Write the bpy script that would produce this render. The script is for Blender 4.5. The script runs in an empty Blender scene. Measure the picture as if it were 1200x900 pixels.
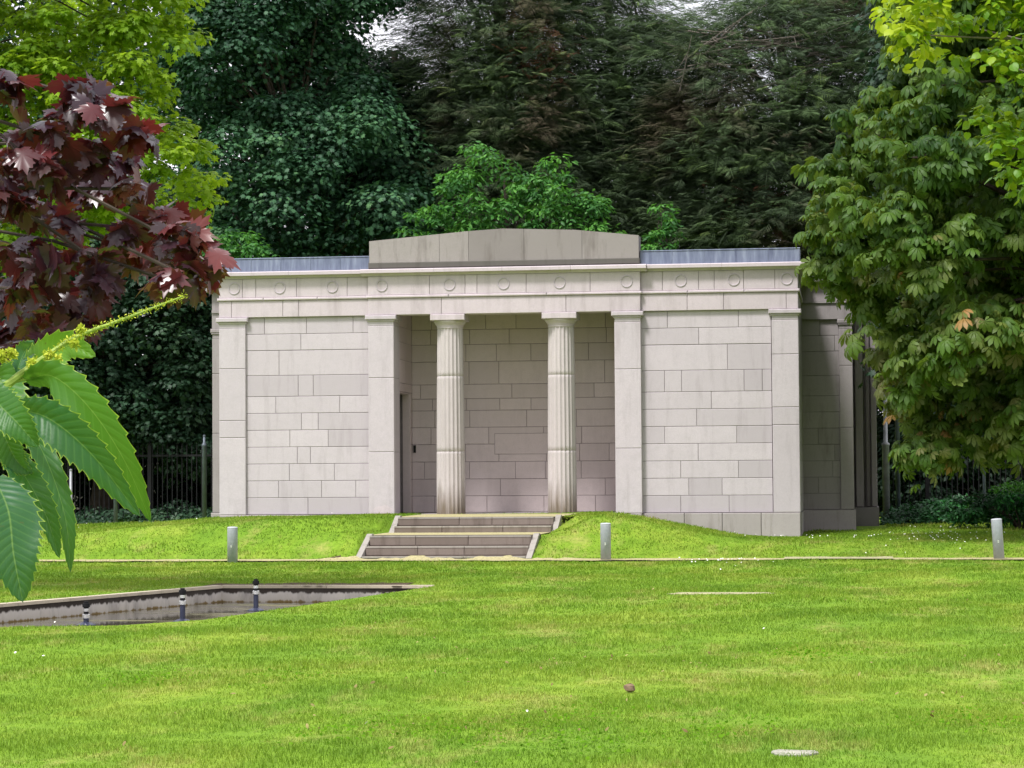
import bpy, math, random
import numpy as np
from mathutils import Vector
from mathutils.geometry import delaunay_2d_cdt

rng = np.random.default_rng(7)
random.seed(7)
scene = bpy.context.scene
COL = scene.collection

# ------------------------------------------------------------------ camera
FPX, CX, CY, CZ = 2832.4906, 6.0732, -42.6902, 1.2812      # focal length in photo pixels (1200 wide)
YAW, PIT, ROL = 0.1383, 0.0379, -0.0069
CAM = np.array([CX, CY, CZ])
FW = np.array([-math.sin(YAW) * math.cos(PIT), math.cos(YAW) * math.cos(PIT), math.sin(PIT)])
_r = np.array([math.cos(YAW), math.sin(YAW), 0.0]); _u = np.cross(_r, FW)
RT = _r * math.cos(ROL) + _u * math.sin(ROL)
UP = -_r * math.sin(ROL) + _u * math.cos(ROL)


def at(px, py, z=None, y=None, d=None):
    """world point seen at a photo pixel, on the plane z=.. or y=.. or at distance d"""
    v = FW + RT * (px - 600) / FPX + UP * (450 - py) / FPX
    t = (z - CZ) / v[2] if z is not None else (y - CY) / v[1] if y is not None else d
    return CAM + v * t


cam_d = bpy.data.cameras.new('camera'); cam = bpy.data.objects.new('camera', cam_d); COL.objects.link(cam)
cam_d.sensor_fit = 'HORIZONTAL'; cam_d.sensor_width = 36; cam_d.lens = 36 * FPX / 1200
cam_d.clip_start = 0.1; cam_d.clip_end = 2000
from mathutils import Matrix
cam.matrix_world = Matrix(((RT[0], UP[0], -FW[0], CX), (RT[1], UP[1], -FW[1], CY), (RT[2], UP[2], -FW[2], CZ), (0, 0, 0, 1)))
scene.camera = cam

# ------------------------------------------------------------------ world + sun
SUN_EL, SUN_AZ = 58.0, 209.0       # azimuth clockwise from +y : light comes from the left front
w = bpy.data.worlds.new('World'); scene.world = w; w.use_nodes = True
nt = w.node_tree; nt.nodes.clear()
sky = nt.nodes.new('ShaderNodeTexSky'); sky.sky_type = 'NISHITA'; sky.sun_disc = False
sky.sun_elevation = math.radians(SUN_EL); sky.sun_rotation = math.radians(SUN_AZ); sky.air_density = 1.0; sky.dust_density = 2.0
tc = nt.nodes.new('ShaderNodeTexCoord'); nz = nt.nodes.new('ShaderNodeTexNoise'); nz.inputs['Scale'].default_value = 3.0
nz.inputs['Detail'].default_value = 6
nt.links.new(tc.outputs['Generated'], nz.inputs['Vector'])
cr = nt.nodes.new('ShaderNodeValToRGB'); cr.color_ramp.elements[0].position = .3; cr.color_ramp.elements[0].color = (.6, .6, .6, 1)
cr.color_ramp.elements[1].position = .6; cr.color_ramp.elements[1].color = (.93, .93, .93, 1)
nt.links.new(nz.outputs['Fac'], cr.inputs['Fac'])
mx = nt.nodes.new('ShaderNodeMix'); mx.data_type = 'RGBA'; mx.inputs['B'].default_value = (11.2, 11.0, 11.6, 1)
nt.links.new(cr.outputs['Color'], mx.inputs['Factor']); nt.links.new(sky.outputs['Color'], mx.inputs['A'])
bg = nt.nodes.new('ShaderNodeBackground'); bg.inputs['Strength'].default_value = 0.1
nt.links.new(mx.outputs['Result'], bg.inputs['Color'])
out = nt.nodes.new('ShaderNodeOutputWorld'); nt.links.new(bg.outputs['Background'], out.inputs['Surface'])

sl = bpy.data.lights.new('sun', 'SUN'); sl.energy = 3.1; sl.angle = math.radians(11); sl.color = (1.0, .975, .95)
so = bpy.data.objects.new('sun', sl); COL.objects.link(so)
el, az = math.radians(SUN_EL), math.radians(SUN_AZ)
sd = Vector((math.sin(az) * math.cos(el), math.cos(az) * math.cos(el), math.sin(el)))
so.rotation_euler = sd.to_track_quat('Z', 'Y').to_euler(); so.location = (-20, -40, 40)

scene.view_settings.view_transform = 'Standard'; scene.view_settings.look = 'None'
scene.view_settings.exposure = 0.58; scene.view_settings.gamma = 1.0; scene.view_settings.use_curve_mapping = False
scene.render.engine = 'CYCLES'
cy = scene.cycles
cy.use_denoising = True; cy.max_bounces = 6; cy.diffuse_bounces = 3; cy.glossy_bounces = 2; cy.transmission_bounces = 3
cy.transparent_max_bounces = 4; cy.use_adaptive_sampling = True; cy.adaptive_threshold = 0.02
cy.denoising_prefilter = 'ACCURATE'; cy.caustics_reflective = False; cy.caustics_refractive = False

# ------------------------------------------------------------------ node materials


class NT:
    def __init__(s, name):
        s.m = bpy.data.materials.new(name); s.m.use_nodes = True; s.t = s.m.node_tree; s.t.nodes.clear()
        s.out = s.n('ShaderNodeOutputMaterial')

    def n(s, kind, **kw):
        nd = s.t.nodes.new(kind)
        for k, v in kw.items():
            if k.startswith('_'): setattr(nd, k[1:], v)
            else:
                nd.inputs[k.replace('__', ' ')].default_value = v
        return nd

    def l(s, a, b): s.t.links.new(a, b)

    def pos(s, scale=(1, 1, 1)):
        g = s.n('ShaderNodeNewGeometry'); m = s.n('ShaderNodeMapping'); m.inputs['Scale'].default_value = scale
        s.l(g.outputs['Position'], m.inputs['Vector']); return m.outputs['Vector']

    def noise(s, vec, scale, detail=4, rough=.55, dist=0):
        nd = s.n('ShaderNodeTexNoise'); nd.inputs['Scale'].default_value = scale; nd.inputs['Detail'].default_value = detail
        nd.inputs['Roughness'].default_value = rough; nd.inputs['Distortion'].default_value = dist
        s.l(vec, nd.inputs['Vector']); return nd.outputs['Fac']

    def ramp(s, fac, stops, interp='LINEAR'):
        nd = s.n('ShaderNodeValToRGB'); nd.color_ramp.interpolation = interp
        e = nd.color_ramp.elements
        while len(e) < len(stops): e.new(.5)
        for el_, (p, c) in zip(e, stops):
            el_.position = p; el_.color = (*c, 1) if not isinstance(c, (int, float)) else (c, c, c, 1)
        s.l(fac, nd.inputs['Fac']); return nd.outputs['Color']

    def mix(s, fac, a, b, mode='MIX'):
        nd = s.n('ShaderNodeMix', _data_type='RGBA', _blend_type=mode)
        for v, i in ((fac, 'Factor'), (a, 'A'), (b, 'B')):
            if isinstance(v, (int, float)) and i == 'Factor': nd.inputs[i].default_value = v
            elif isinstance(v, tuple): nd.inputs[i].default_value = (*v, 1)
            else: s.l(v, nd.inputs[i])
        return nd.outputs['Result']

    def math(s, op, a, b=None):
        nd = s.n('ShaderNodeMath', _operation=op)
        for v, i in ((a, 0), (b, 1)):
            if v is None: continue
            if isinstance(v, (int, float)): nd.inputs[i].default_value = v
            else: s.l(v, nd.inputs[i])
        return nd.outputs[0]

    def attr(s, name):
        nd = s.n('ShaderNodeAttribute'); nd.attribute_name = name; return nd.outputs['Fac']

    def bump(s, h, strength=.3, dist=.01):
        nd = s.n('ShaderNodeBump'); nd.inputs['Strength'].default_value = strength; nd.inputs['Distance'].default_value = dist
        s.l(h, nd.inputs['Height']); return nd.outputs['Normal']

    def principled(s, col, rough=.8, spec=.3, metal=0, normal=None):
        p = s.n('ShaderNodeBsdfPrincipled')
        if isinstance(col, tuple): p.inputs['Base Color'].default_value = (*col, 1)
        else: s.l(col, p.inputs['Base Color'])
        if isinstance(rough, (int, float)): p.inputs['Roughness'].default_value = rough
        else: s.l(rough, p.inputs['Roughness'])
        p.inputs['Specular IOR Level'].default_value = spec; p.inputs['Metallic'].default_value = metal
        if normal is not None: s.l(normal, p.inputs['Normal'])
        return p.outputs['BSDF']

    def done(s, sh): s.l(sh, s.out.inputs['Surface']); return s.m


def mat_stone(name, c0, c1, stain=.25, low_stain=0.0):
    t = NT(name); p = t.pos()
    tint = t.attr('tint')
    col = t.mix(tint, c0, c1)
    n1 = t.noise(p, 2.2, 5, .6); n2 = t.noise(p, 60, 3, .6); n3 = t.noise(t.pos((3.5, 3.5, .5)), 1.6, 6, .65)
    col = t.mix(t.ramp(n1, [(.35, .0), (.75, .5)]), col, tuple(x * .82 for x in c0))
    col = t.mix(t.ramp(t.noise(p, 9, 6, .7), [(.48, 0.0), (.72, .45)]), col, tuple(x * .74 for x in c0))
    col = t.mix(t.ramp(n2, [(.3, .45), (.7, 0)]), col, tuple(x * .7 for x in c0))
    col = t.mix(t.ramp(n3, [(.52, .0), (.75, stain)]), col, (c0[0] * .42, c0[1] * .4, c0[2] * .38))
    if low_stain:
        g = t.n('ShaderNodeNewGeometry'); sx = t.n('ShaderNodeSeparateXYZ'); t.l(g.outputs['Position'], sx.inputs[0])
        n4 = t.noise(t.pos((14, 14, 1.5)), 1, 4)
        zz = t.math('ADD', sx.outputs['Z'], t.math('MULTIPLY', n4, -.9))
        f = t.ramp(zz, [(.15, low_stain), (.75, 0)])
        col = t.mix(f, col, (.13, .10, .065))
    return t.done(t.principled(col, .88, .2, 0, t.bump(n2, .25, .004)))


def mat_plain(name, col, rough=.7, metal=0, spec=.3, var=.25, scale=8):
    t = NT(name); n1 = t.noise(t.pos(), scale, 5)
    c = t.mix(t.ramp(n1, [(.3, 0.0), (.75, 1.0)]), tuple(x * (1 - var) for x in col), tuple(min(1, x * (1 + var * .6)) for x in col))
    return t.done(t.principled(c, rough, spec, metal, t.bump(n1, .15, .004)))


def mat_leaf(name, stops, trans=.35, tcol=(.25, .45, .03), rough=.5, spec=.35, patch=None):
    t = NT(name); tint = t.attr('tint')
    col = t.ramp(tint, stops)
    if patch:
        n1 = t.noise(t.pos(), patch[0], 3); col = t.mix(t.ramp(n1, [(patch[1], 0.0), (patch[1] + .12, patch[2])]), col, patch[3])
    tr = t.n('ShaderNodeBsdfTranslucent'); tc_ = t.mix(.6, col, tcol); t.l(tc_, tr.inputs['Color'])
    ms = t.n('ShaderNodeMixShader'); ms.inputs[0].default_value = trans
    t.l(t.principled(col, rough, spec), ms.inputs[1]); t.l(tr.outputs[0], ms.inputs[2])
    return t.done(ms.outputs[0])


M = {}
M['stone'] = mat_stone('pale_granite', (.535, .480, .515), (.415, .370, .402), .34)
M['stone_plinth'] = mat_stone('plinth_granite', (.47, .43, .44), (.35, .32, .325), .8, .22)
M['stone_porch'] = mat_stone('porch_granite', (.62, .535, .53), (.49, .42, .415), .2)
M['stone_wing_shaded'] = mat_stone('shade_toned_granite', (.36, .325, .33), (.27, .24, .25), .6)  # wall granite darkened in colour to stand for tree shade on the wings
M['stone_col'] = mat_stone('column_granite', (.52, .47, .47), (.44, .395, .395), .3, .9)
M['stone_entab'] = mat_stone('entablature_granite', (.565, .492, .525), (.475, .418, .442), .42)
M['stone_weather'] = mat_stone('weathered_granite', (.325, .293, .285), (.19, .17, .165), .95)
M['stone_dark'] = mat_stone('mossy_granite', (.13, .12, .11), (.09, .085, .075), .5)
M['stone_step'] = mat_stone('step_granite', (.225, .185, .16), (.15, .12, .10), .95)
M['stone_kerb'] = mat_stone('kerb_granite', (.42, .41, .40), (.33, .32, .31), .5)
M['stone_kerb_worn'] = mat_stone('worn_kerb_granite', (.35, .325, .29), (.25, .23, .20), .9)
M['coping'] = mat_stone('mossy_coping', (.54, .47, .36), (.38, .33, .25), .7)
M['mortar'] = mat_plain('mortar', (.20, .18, .18), .95)
M['lead'] = None
t = NT('lead_sheet'); n1 = t.noise(t.pos((6, 6, .8)), 2, 5)
c = t.ramp(n1, [(.3, (.09, .105, .165)), (.55, (.15, .175, .245)), (.8, (.25, .28, .35))])
M['lead'] = t.done(t.principled(c, .5, .4, .25, t.bump(n1, .2, .01)))
M['dark_metal'] = mat_plain('black_paint', (.006, .006, .007), .7, 0, .25)
M['grey_metal'] = mat_plain('galvanised_metal', (.30, .31, .32), .5, .4)
M['blue_metal'] = mat_plain('blue_grey_metal', (.12, .14, .17), .5, .3)
M['bollard'] = mat_plain('grey_bollard_paint', (.30, .32, .35), .55, 0, .4, .12, 20)
M['bollard_top'] = mat_plain('bollard_cap_paint', (.42, .44, .47), .5, 0, .4, .1)
M['steel'] = mat_plain('bright_steel', (.75, .75, .75), .25, .9)
M['navy'] = mat_plain('dark_blue_pipe', (.025, .03, .06), .35, 0, .5)
M['bark'] = mat_plain('bark', (.07, .055, .045), .95, 0, .1, .5, 6)
M['bark_grey'] = mat_plain('grey_bark', (.22, .19, .165), .9, 0, .1, .4, 6)
M['twig_green'] = mat_plain('green_twig', (.25, .35, .06), .6, 0, .3, .2, 40)
M['gravel'] = mat_plain('sandy_gravel', (.40, .36, .19), .95, 0, .1, .45, 30)
M['soil'] = mat_plain('soil', (.09, .065, .04), .95, 0, .1, .5, 12)
M['slab_tan'] = mat_plain('sandstone_slab', (.36, .34, .20), .9, 0, .1, .4, 9)
M['slab_white'] = mat_plain('pale_slab', (.34, .33, .27), .9, 0, .1, .4, 12)
M['wood_dark'] = mat_plain('dark_door', (.015, .014, .014), .5)
M['petal'] = mat_plain('white_petal', (.75, .75, .68), .7, 0, .2, .05)
M['clod'] = mat_plain('dry_earth', (.20, .14, .09), .95, 0, .1, .4, 30)

# lawn: one material for the turf and the blades, coloured by world position
def mat_lawn(name, blade):
    t = NT(name); p = t.pos()
    big = t.noise(t.pos((.9, .34, 1)), .9, 6, .68); mid = t.noise(p, 2.6, 5, .65); fine = t.noise(t.pos((1, .55, 1)), 17, 4, .7)
    col = t.ramp(big, [(.36, (.136, .250, .020)), (.50, (.170, .283, .022)), (.64, (.235, .318, .036))])
    dry = t.noise(t.pos((1.1, .42, 1)), 1.1, 7, .78)
    col = t.mix(t.ramp(dry, [(.52, 0.0), (.67, .65)]), col, (.38, .335, .11))
    dark = t.noise(t.pos((2.4, .85, 1)), 1.5, 7, .78)
    col = t.mix(t.ramp(dark, [(.28, .35), (.42, 0.0)]), col, (.09, .20, .012))
    if not blade:
        col = t.mix(t.ramp(mid, [(.35, .35), (.6, 0.0)]), col, (.07, .15, .01))
        col = t.mix(t.ramp(fine, [(.35, .35), (.6, .0)]), col, (.06, .12, .01))
        return t.done(t.principled(col, .95, .1, 0, t.bump(fine, .6, .03)))
    col = t.mix(.6, col, t.ramp(t.attr('tint'), [(0, (.5, .55, .3)), (.5, (1, 1, 1)), (.93, (1.15, 1.1, 1)), (1, (1.8, 1.5, 2.6))]), 'MULTIPLY')
    tr = t.n('ShaderNodeBsdfTranslucent'); t.l(col, tr.inputs['Color'])
    ms = t.n('ShaderNodeMixShader'); ms.inputs[0].default_value = .35
    t.l(t.principled(col, .6, .2), ms.inputs[1]); t.l(tr.outputs[0], ms.inputs[2])
    return t.done(ms.outputs[0])


M['turf'] = mat_lawn('turf', False); M['blade'] = mat_lawn('grass_blade', True)

t = NT('pool_wall_stone'); n1 = t.noise(t.pos((3, 3, 1)), 1.5, 6, .65); n2 = t.noise(t.pos((9, 9, 1.2)), 1.6, 5)
g = t.n('ShaderNodeNewGeometry'); sx = t.n('ShaderNodeSeparateXYZ'); t.l(g.outputs['Position'], sx.inputs[0])
zz = t.math('ADD', sx.outputs['Z'], t.math('MULTIPLY', t.math('ADD', n2, -.5), .10))
c = t.ramp(t.math('MULTIPLY_ADD', zz, 4.0), [(0, 0), (1, 1)])  # placeholder, replaced below
mr = t.n('ShaderNodeMapRange'); mr.inputs['From Min'].default_value = -.26; mr.inputs['From Max'].default_value = 0.0; t.l(zz, mr.inputs['Value'])
c = t.ramp(mr.outputs[0], [(.0, (.10, .07, .035)), (.30, (.19, .13, .05)), (.36, (.46, .42, .36)), (.66, (.52, .48, .44)), (.74, (.045, .036, .03)), (1, (.05, .04, .032))])
c = t.mix(t.ramp(n1, [(.5, 0.0), (.75, .6)]), c, (.10, .09, .08))
M['pool_wall'] = t.done(t.principled(c, .85, .2))
t = NT('pool_water'); n1 = t.noise(t.pos(), 5, 4); n2 = t.noise(t.pos((.6, 2.4, 1)), 1.4, 5, .65)
c = t.ramp(n2, [(.46, (.035, .032, .022)), (.58, (.10, .09, .045)), (.7, (.26, .24, .08))])
r_ = t.ramp(n2, [(.52, .06), (.66, .7)])
M['water'] = t.done(t.principled(c, r_, .5, 0, t.bump(n1, .04, .01)))

# foliage
M['f_syc'] = mat_leaf('dark_broadleaf', [(0, (.011, .034, .020)), (.5, (.030, .090, .042)), (.8, (.065, .165, .072)), (1, (.13, .27, .10))], .25, (.05, .16, .03), .55, .3)
M['f_syc2'] = mat_leaf('dim_broadleaf', [(0, (.009, .028, .015)), (.6, (.022, .062, .028)), (1, (.07, .13, .065))], .2, (.05, .12, .03), .55, .35)
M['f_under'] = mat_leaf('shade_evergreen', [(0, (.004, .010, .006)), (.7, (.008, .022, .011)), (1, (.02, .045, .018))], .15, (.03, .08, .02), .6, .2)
M['f_con'] = mat_leaf('conifer_needles', [(0, (.025, .036, .024)), (.5, (.055, .084, .042)), (.85, (.095, .150, .062)), (1, (.15, .22, .06))], .15, (.05, .1, .02), .75, .15,
                      (.35, .54, .8, (.085, .060, .042)))
M['f_con_brown'] = mat_leaf('brown_needles', [(0, (.05, .022, .014)), (1, (.13, .06, .035))], .1, (.1, .05, .02), .8, .1)
M['f_shrub'] = mat_leaf('bright_shrub', [(0, (.02, .075, .02)), (.5, (.045, .16, .03)), (1, (.13, .34, .05))], .35, (.15, .40, .03), .5, .3)
M['f_lime'] = mat_leaf('yellow_green_maple', [(0, (.05, .12, .008)), (.45, (.16, .29, .012)), (1, (.32, .45, .03))], .5, (.42, .60, .02), .5, .3)
M['f_hc'] = mat_leaf('horse_chestnut_leaf', [(0, (.018, .058, .010)), (.4, (.072, .145, .018)), (.7, (.125, .16, .036)), (.9, (.21, .18, .075)), (1, (.36, .19, .07))], .34, (.26, .36, .03), .5, .28)
M['f_linden'] = mat_leaf('linden_leaf', [(0, (.04, .12, .008)), (.45, (.12, .27, .012)), (.8, (.36, .46, .016)), (1, (.62, .62, .02))], .45, (.45, .55, .02), .45, .35)
M['f_ivy'] = mat_leaf('ivy_leaf', [(0, (.006, .03, .008)), (.6, (.015, .085, .02)), (1, (.03, .20, .03))], .2, (.03, .2, .02), .5, .35)
M['f_priv'] = mat_leaf('low_shrub_leaf', [(0, (.03, .10, .01)), (.6, (.06, .22, .015)), (1, (.12, .36, .03))], .3, (.1, .35, .02), .5, .3)
M['f_red'] = mat_leaf('copper_maple_leaf', [(0, (.012, .008, .012)), (.35, (.034, .016, .028)), (.55, (.042, .024, .024)), (.75, (.095, .017, .022)), (.90, (.14, .026, .022)), (1, (.11, .06, .02))], .22, (.36, .045, .035), .28, .5)

# hero sweet chestnut leaf: veins from the (s,v) uv map
t = NT('sweet_chestnut_leaf'); uv = t.n('ShaderNodeUVMap'); uv.uv_map = 'UVMap'; sx = t.n('ShaderNodeSeparateXYZ'); t.l(uv.outputs[0], sx.inputs[0])
av = t.math('ABSOLUTE', sx.outputs['Y'])
ph = t.math('SUBTRACT', sx.outputs['X'], t.math('MULTIPLY', av, .11))
wv = t.math('SINE', t.math('MULTIPLY', ph, 2 * math.pi * 16)); vein = t.ramp(t.math('MULTIPLY_ADD', wv, .5), [(.0, 0.0), (1, 1.0)])
nd = vein.node; mm = t.n('ShaderNodeMath', _operation='MULTIPLY_ADD'); mm.inputs[1].default_value = .5; mm.inputs[2].default_value = .5
t.l(wv, mm.inputs[0]); t.l(mm.outputs[0], nd.inputs['Fac'])
nd.color_ramp.elements[0].position = .86; nd.color_ramp.elements[1].position = .99
mid = t.ramp(av, [(.0, 1.0), (.045, 0.0)]); edge = t.ramp(av, [(.93, 0.0), (1, 1.0)])
base = t.ramp(t.attr('tint'), [(0, (.012, .075, .040)), (.35, (.025, .12, .022)), (.7, (.075, .20, .012)), (1, (.17, .34, .02))])
n1 = t.noise(t.pos(), 30, 4); base = t.mix(t.ramp(n1, [(.35, .35), (.7, 0.0)]), base, (.03, .10, .02))
spt = t.noise(t.pos(), 160, 3, .7); base = t.mix(t.ramp(spt, [(.66, 0.0), (.72, .8)]), base, (.09, .06, .02))
base = t.mix(t.math('MULTIPLY', vein, .13), base, (.20, .38, .08)); base = t.mix(t.math('MULTIPLY', mid, .40), base, (.34, .48, .12))
base = t.mix(t.math('MULTIPLY', edge, .9), base, (.42, .55, .06))  # yellow rim painted in for light shining through the leaf edges
trc = t.mix(.45, base, (.30, .60, .04)); tr = t.n('ShaderNodeBsdfTranslucent'); t.l(trc, tr.inputs['Color'])
ms = t.n('ShaderNodeMixShader'); ms.inputs[0].default_value = .42
t.l(t.principled(base, .42, .4, 0, t.bump(mm.outputs[0], .5, .0012)), ms.inputs[1]); t.l(tr.outputs[0], ms.inputs[2])
M['f_hero'] = t.done(ms.outputs[0])
M['catkin'] = mat_leaf('catkin_yellow', [(0, (.30, .42, .03)), (1, (.62, .66, .08))], .3, (.6, .6, .05), .6, .2)

# ------------------------------------------------------------------ object helpers


def tag(o, label=None, cat=None, group=None, kind=None):
    if label: o['label'] = label
    if cat: o['category'] = cat
    if group: o['group'] = group
    if kind: o['kind'] = kind
    return o


def empty(name, loc=(0, 0, 0), label=None, cat=None, group=None):
    o = bpy.data.objects.new(name, None); COL.objects.link(o); o.location = loc; o.empty_display_size = .2
    return tag(o, label, cat, group)


def raw_mesh(name, V, F, mats, parent=None, tint=None, midx=None, smooth=False, uv=None):
    """F: (n,3) or (n,4) numpy array, or python list of tuples. World coordinates; parented meshes stay put."""
    me = bpy.data.meshes.new(name)
    V = np.asarray(V, dtype=np.float64)
    off = np.zeros(3)
    if parent is not None: off = np.array(parent_loc(parent))
    V = V - off
    if isinstance(F, np.ndarray):
        n, k = F.shape
        me.vertices.add(len(V)); me.vertices.foreach_set('co', V.astype(np.float32).ravel())
        me.loops.add(n * k); me.loops.foreach_set('vertex_index', F.astype(np.int32).ravel())
        me.polygons.add(n); me.polygons.foreach_set('loop_start', np.arange(0, n * k, k, dtype=np.int32))
        me.update(calc_edges=True)
    else:
        me.from_pydata([tuple(v) for v in V], [], F)
    for m_ in (mats if isinstance(mats, (list, tuple)) else [mats]): me.materials.append(m_)
    if midx is not None: me.polygons.foreach_set('material_index', np.asarray(midx, dtype=np.int32))
    if tint is not None:
        a = me.attributes.new('tint', 'FLOAT', 'FACE'); a.data.foreach_set('value', np.asarray(tint, dtype=np.float32))
    if smooth: me.polygons.foreach_set('use_smooth', np.ones(len(me.polygons), dtype=bool))
    if uv is not None:
        l_ = me.uv_layers.new(name='UVMap'); li = np.zeros(len(me.loops), dtype=np.int32); me.loops.foreach_get('vertex_index', li)
        l_.data.foreach_set('uv', np.asarray(uv, dtype=np.float32)[li].ravel())
    me.update()
    o = bpy.data.objects.new(name, me); COL.objects.link(o)
    if parent is not None: o.parent = parent
    return o


def parent_loc(p):
    v = Vector((0, 0, 0)); q = p
    while q is not None: v += q.location; q = q.parent
    return v


class MB:
    """collects boxes, prisms, tubes, revolved shapes with a per-face tint and material slot"""

    def __init__(s): s.V = []; s.F = []; s.T = []; s.I = []

    def add(s, V, F, tint=.5, mi=0):
        b = len(s.V); s.V += [tuple(v) for v in V]
        for f in F: s.F.append(tuple(b + i for i in f)); s.T.append(tint); s.I.append(mi)

    def box(s, x0, x1, y0, y1, z0, z1, tint=.5, mi=0):
        V = [(x, y, z) for z in (z0, z1) for y in (y0, y1) for x in (x0, x1)]
        s.add(V, [(0, 2, 3, 1), (4, 5, 7, 6), (0, 1, 5, 4), (2, 6, 7, 3), (0, 4, 6, 2), (1, 3, 7, 5)], tint, mi)

    def bbox(s, x0, x1, y0, y1, z0, z1, b=.008, tint=.5, mi=0):
        """box with chamfered front (-y) and side edges"""
        rings = [(y0, b), (y0 + b, 0), (y1, 0)]
        V = []
        for y, k in rings: V += [(x0 + k, y, z0 + k), (x1 - k, y, z0 + k), (x1 - k, y, z1 - k), (x0 + k, y, z1 - k)]
        F = [(0, 1, 2, 3), (11, 10, 9, 8)]
        for r in range(2):
            for i in range(4):
                j = (i + 1) % 4; F.append((r * 4 + i, r * 4 + 4 + i, r * 4 + 4 + j, r * 4 + j))
        s.add(V, F, tint, mi)

    def prism_y(s, poly, y0, y1, tint=.5, mi=0):
        """poly: list of (x,z), counter-clockwise seen from -y"""
        n = len(poly); V = [(x, y0, z) for x, z in poly] + [(x, y1, z) for x, z in poly]
        F = [tuple(range(n)), tuple(range(2 * n - 1, n - 1, -1))]
        for i in range(n): j = (i + 1) % n; F.append((j, i, n + i, n + j))
        s.add(V, F, tint, mi)

    def prism_x(s, poly, x0, x1, tint=.5, mi=0):
        """poly: list of (y,z)"""
        n = len(poly); V = [(x0, y, z) for y, z in poly] + [(x1, y, z) for y, z in poly]
        F = [tuple(range(n)), tuple(range(2 * n - 1, n - 1, -1))]
        for i in range(n): j = (i + 1) % n; F.append((j, i, n + i, n + j))
        s.add(V, F, tint, mi)

    def tube(s, pts, rad, k=6, tint=.5, mi=0, cap=True):
        pts = np.asarray(pts, float); n = len(pts); rad = np.broadcast_to(rad, (n,))
        V = []; ref = np.array([.3, .2, 1.0])
        for i in range(n):
            t_ = pts[min(i + 1, n - 1)] - pts[max(i - 1, 0)]; t_ = t_ / (np.linalg.norm(t_) + 1e-9)
            a = np.cross(t_, ref);
            if np.linalg.norm(a) < .05: a = np.cross(t_, [1, 0, 0])
            a = a / np.linalg.norm(a); b = np.cross(t_, a)
            for j in range(k):
                an = 2 * math.pi * j / k; V.append(pts[i] + rad[i] * (a * math.cos(an) + b * math.sin(an)))
        F = [(i * k + j, i * k + (j + 1) % k, (i + 1) * k + (j + 1) % k, (i + 1) * k + j) for i in range(n - 1) for j in range(k)]
        if cap: F += [tuple(range(k - 1, -1, -1)), tuple((n - 1) * k + j for j in range(k))]
        s.add(V, F, tint, mi)

    def lathe(s, prof, c, k=24, tint=.5, mi=0):
        V = []
        for r, z in prof:
            for j in range(k): an = 2 * math.pi * j / k; V.append((c[0] + r * math.cos(an), c[1] + r * math.sin(an), z))
        n = len(prof)
        F = [(i * k + j, i * k + (j + 1) % k, (i + 1) * k + (j + 1) % k, (i + 1) * k + j) for i in range(n - 1) for j in range(k)]
        F += [tuple(range(k - 1, -1, -1)), tuple((n - 1) * k + j for j in range(k))]
        s.add(V, F, tint, mi)

    def blob(s, c, r, tint=.5, mi=0, n=8):
        V = []; F = []
        for i in range(n + 1):
            th = math.pi * i / n
            for j in range(n + 2):
                an = 2 * math.pi * j / (n + 2); q = 1 + random.uniform(-.15, .15)
                V.append((c[0] + r[0] * q * math.sin(th) * math.cos(an), c[1] + r[1] * q * math.sin(th) * math.sin(an), c[2] + r[2] * q * math.cos(th)))
        k = n + 2
        F = [(i * k + j, (i + 1) * k + j, (i + 1) * k + (j + 1) % k, i * k + (j + 1) % k) for i in range(n) for j in range(k)]
        s.add(V, F, tint, mi)

    def build(s, name, mats, parent=None, smooth=False):
        o = raw_mesh(name, s.V, s.F, mats, parent, s.T, s.I, smooth)
        return o


# ------------------------------------------------------------------ terrain
def sstep(a, b, x):
    t_ = np.clip((x - a) / (b - a), 0, 1); return t_ * t_ * (3 - 2 * t_)


POOL = [(-1.28, -14.83), (1.26, -14.88), (.90, -17.4), (.56, -19.69), (.28, -21.4), (-.25, -22.25), (-1.23, -22.5), (-3.6, -22.6), (-2.51, -18.95)]
STX0, STX1 = -1.45, 1.375          # steps, outer faces of the kerbs
ST = (STX0, STX1, -6.25, -.10)    # footprint of steps, landing and terrace
STP = [(-1.455, -6.25), (1.285, -6.25), (1.285, -5.05), (1.385, -4.95), (1.385, -.12), (-1.455, -.12)]
STQ = [(-1.435, -6.23), (1.265, -6.23), (1.265, -5.04), (1.365, -4.94), (1.365, -.13), (-1.435, -.13)]


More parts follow.
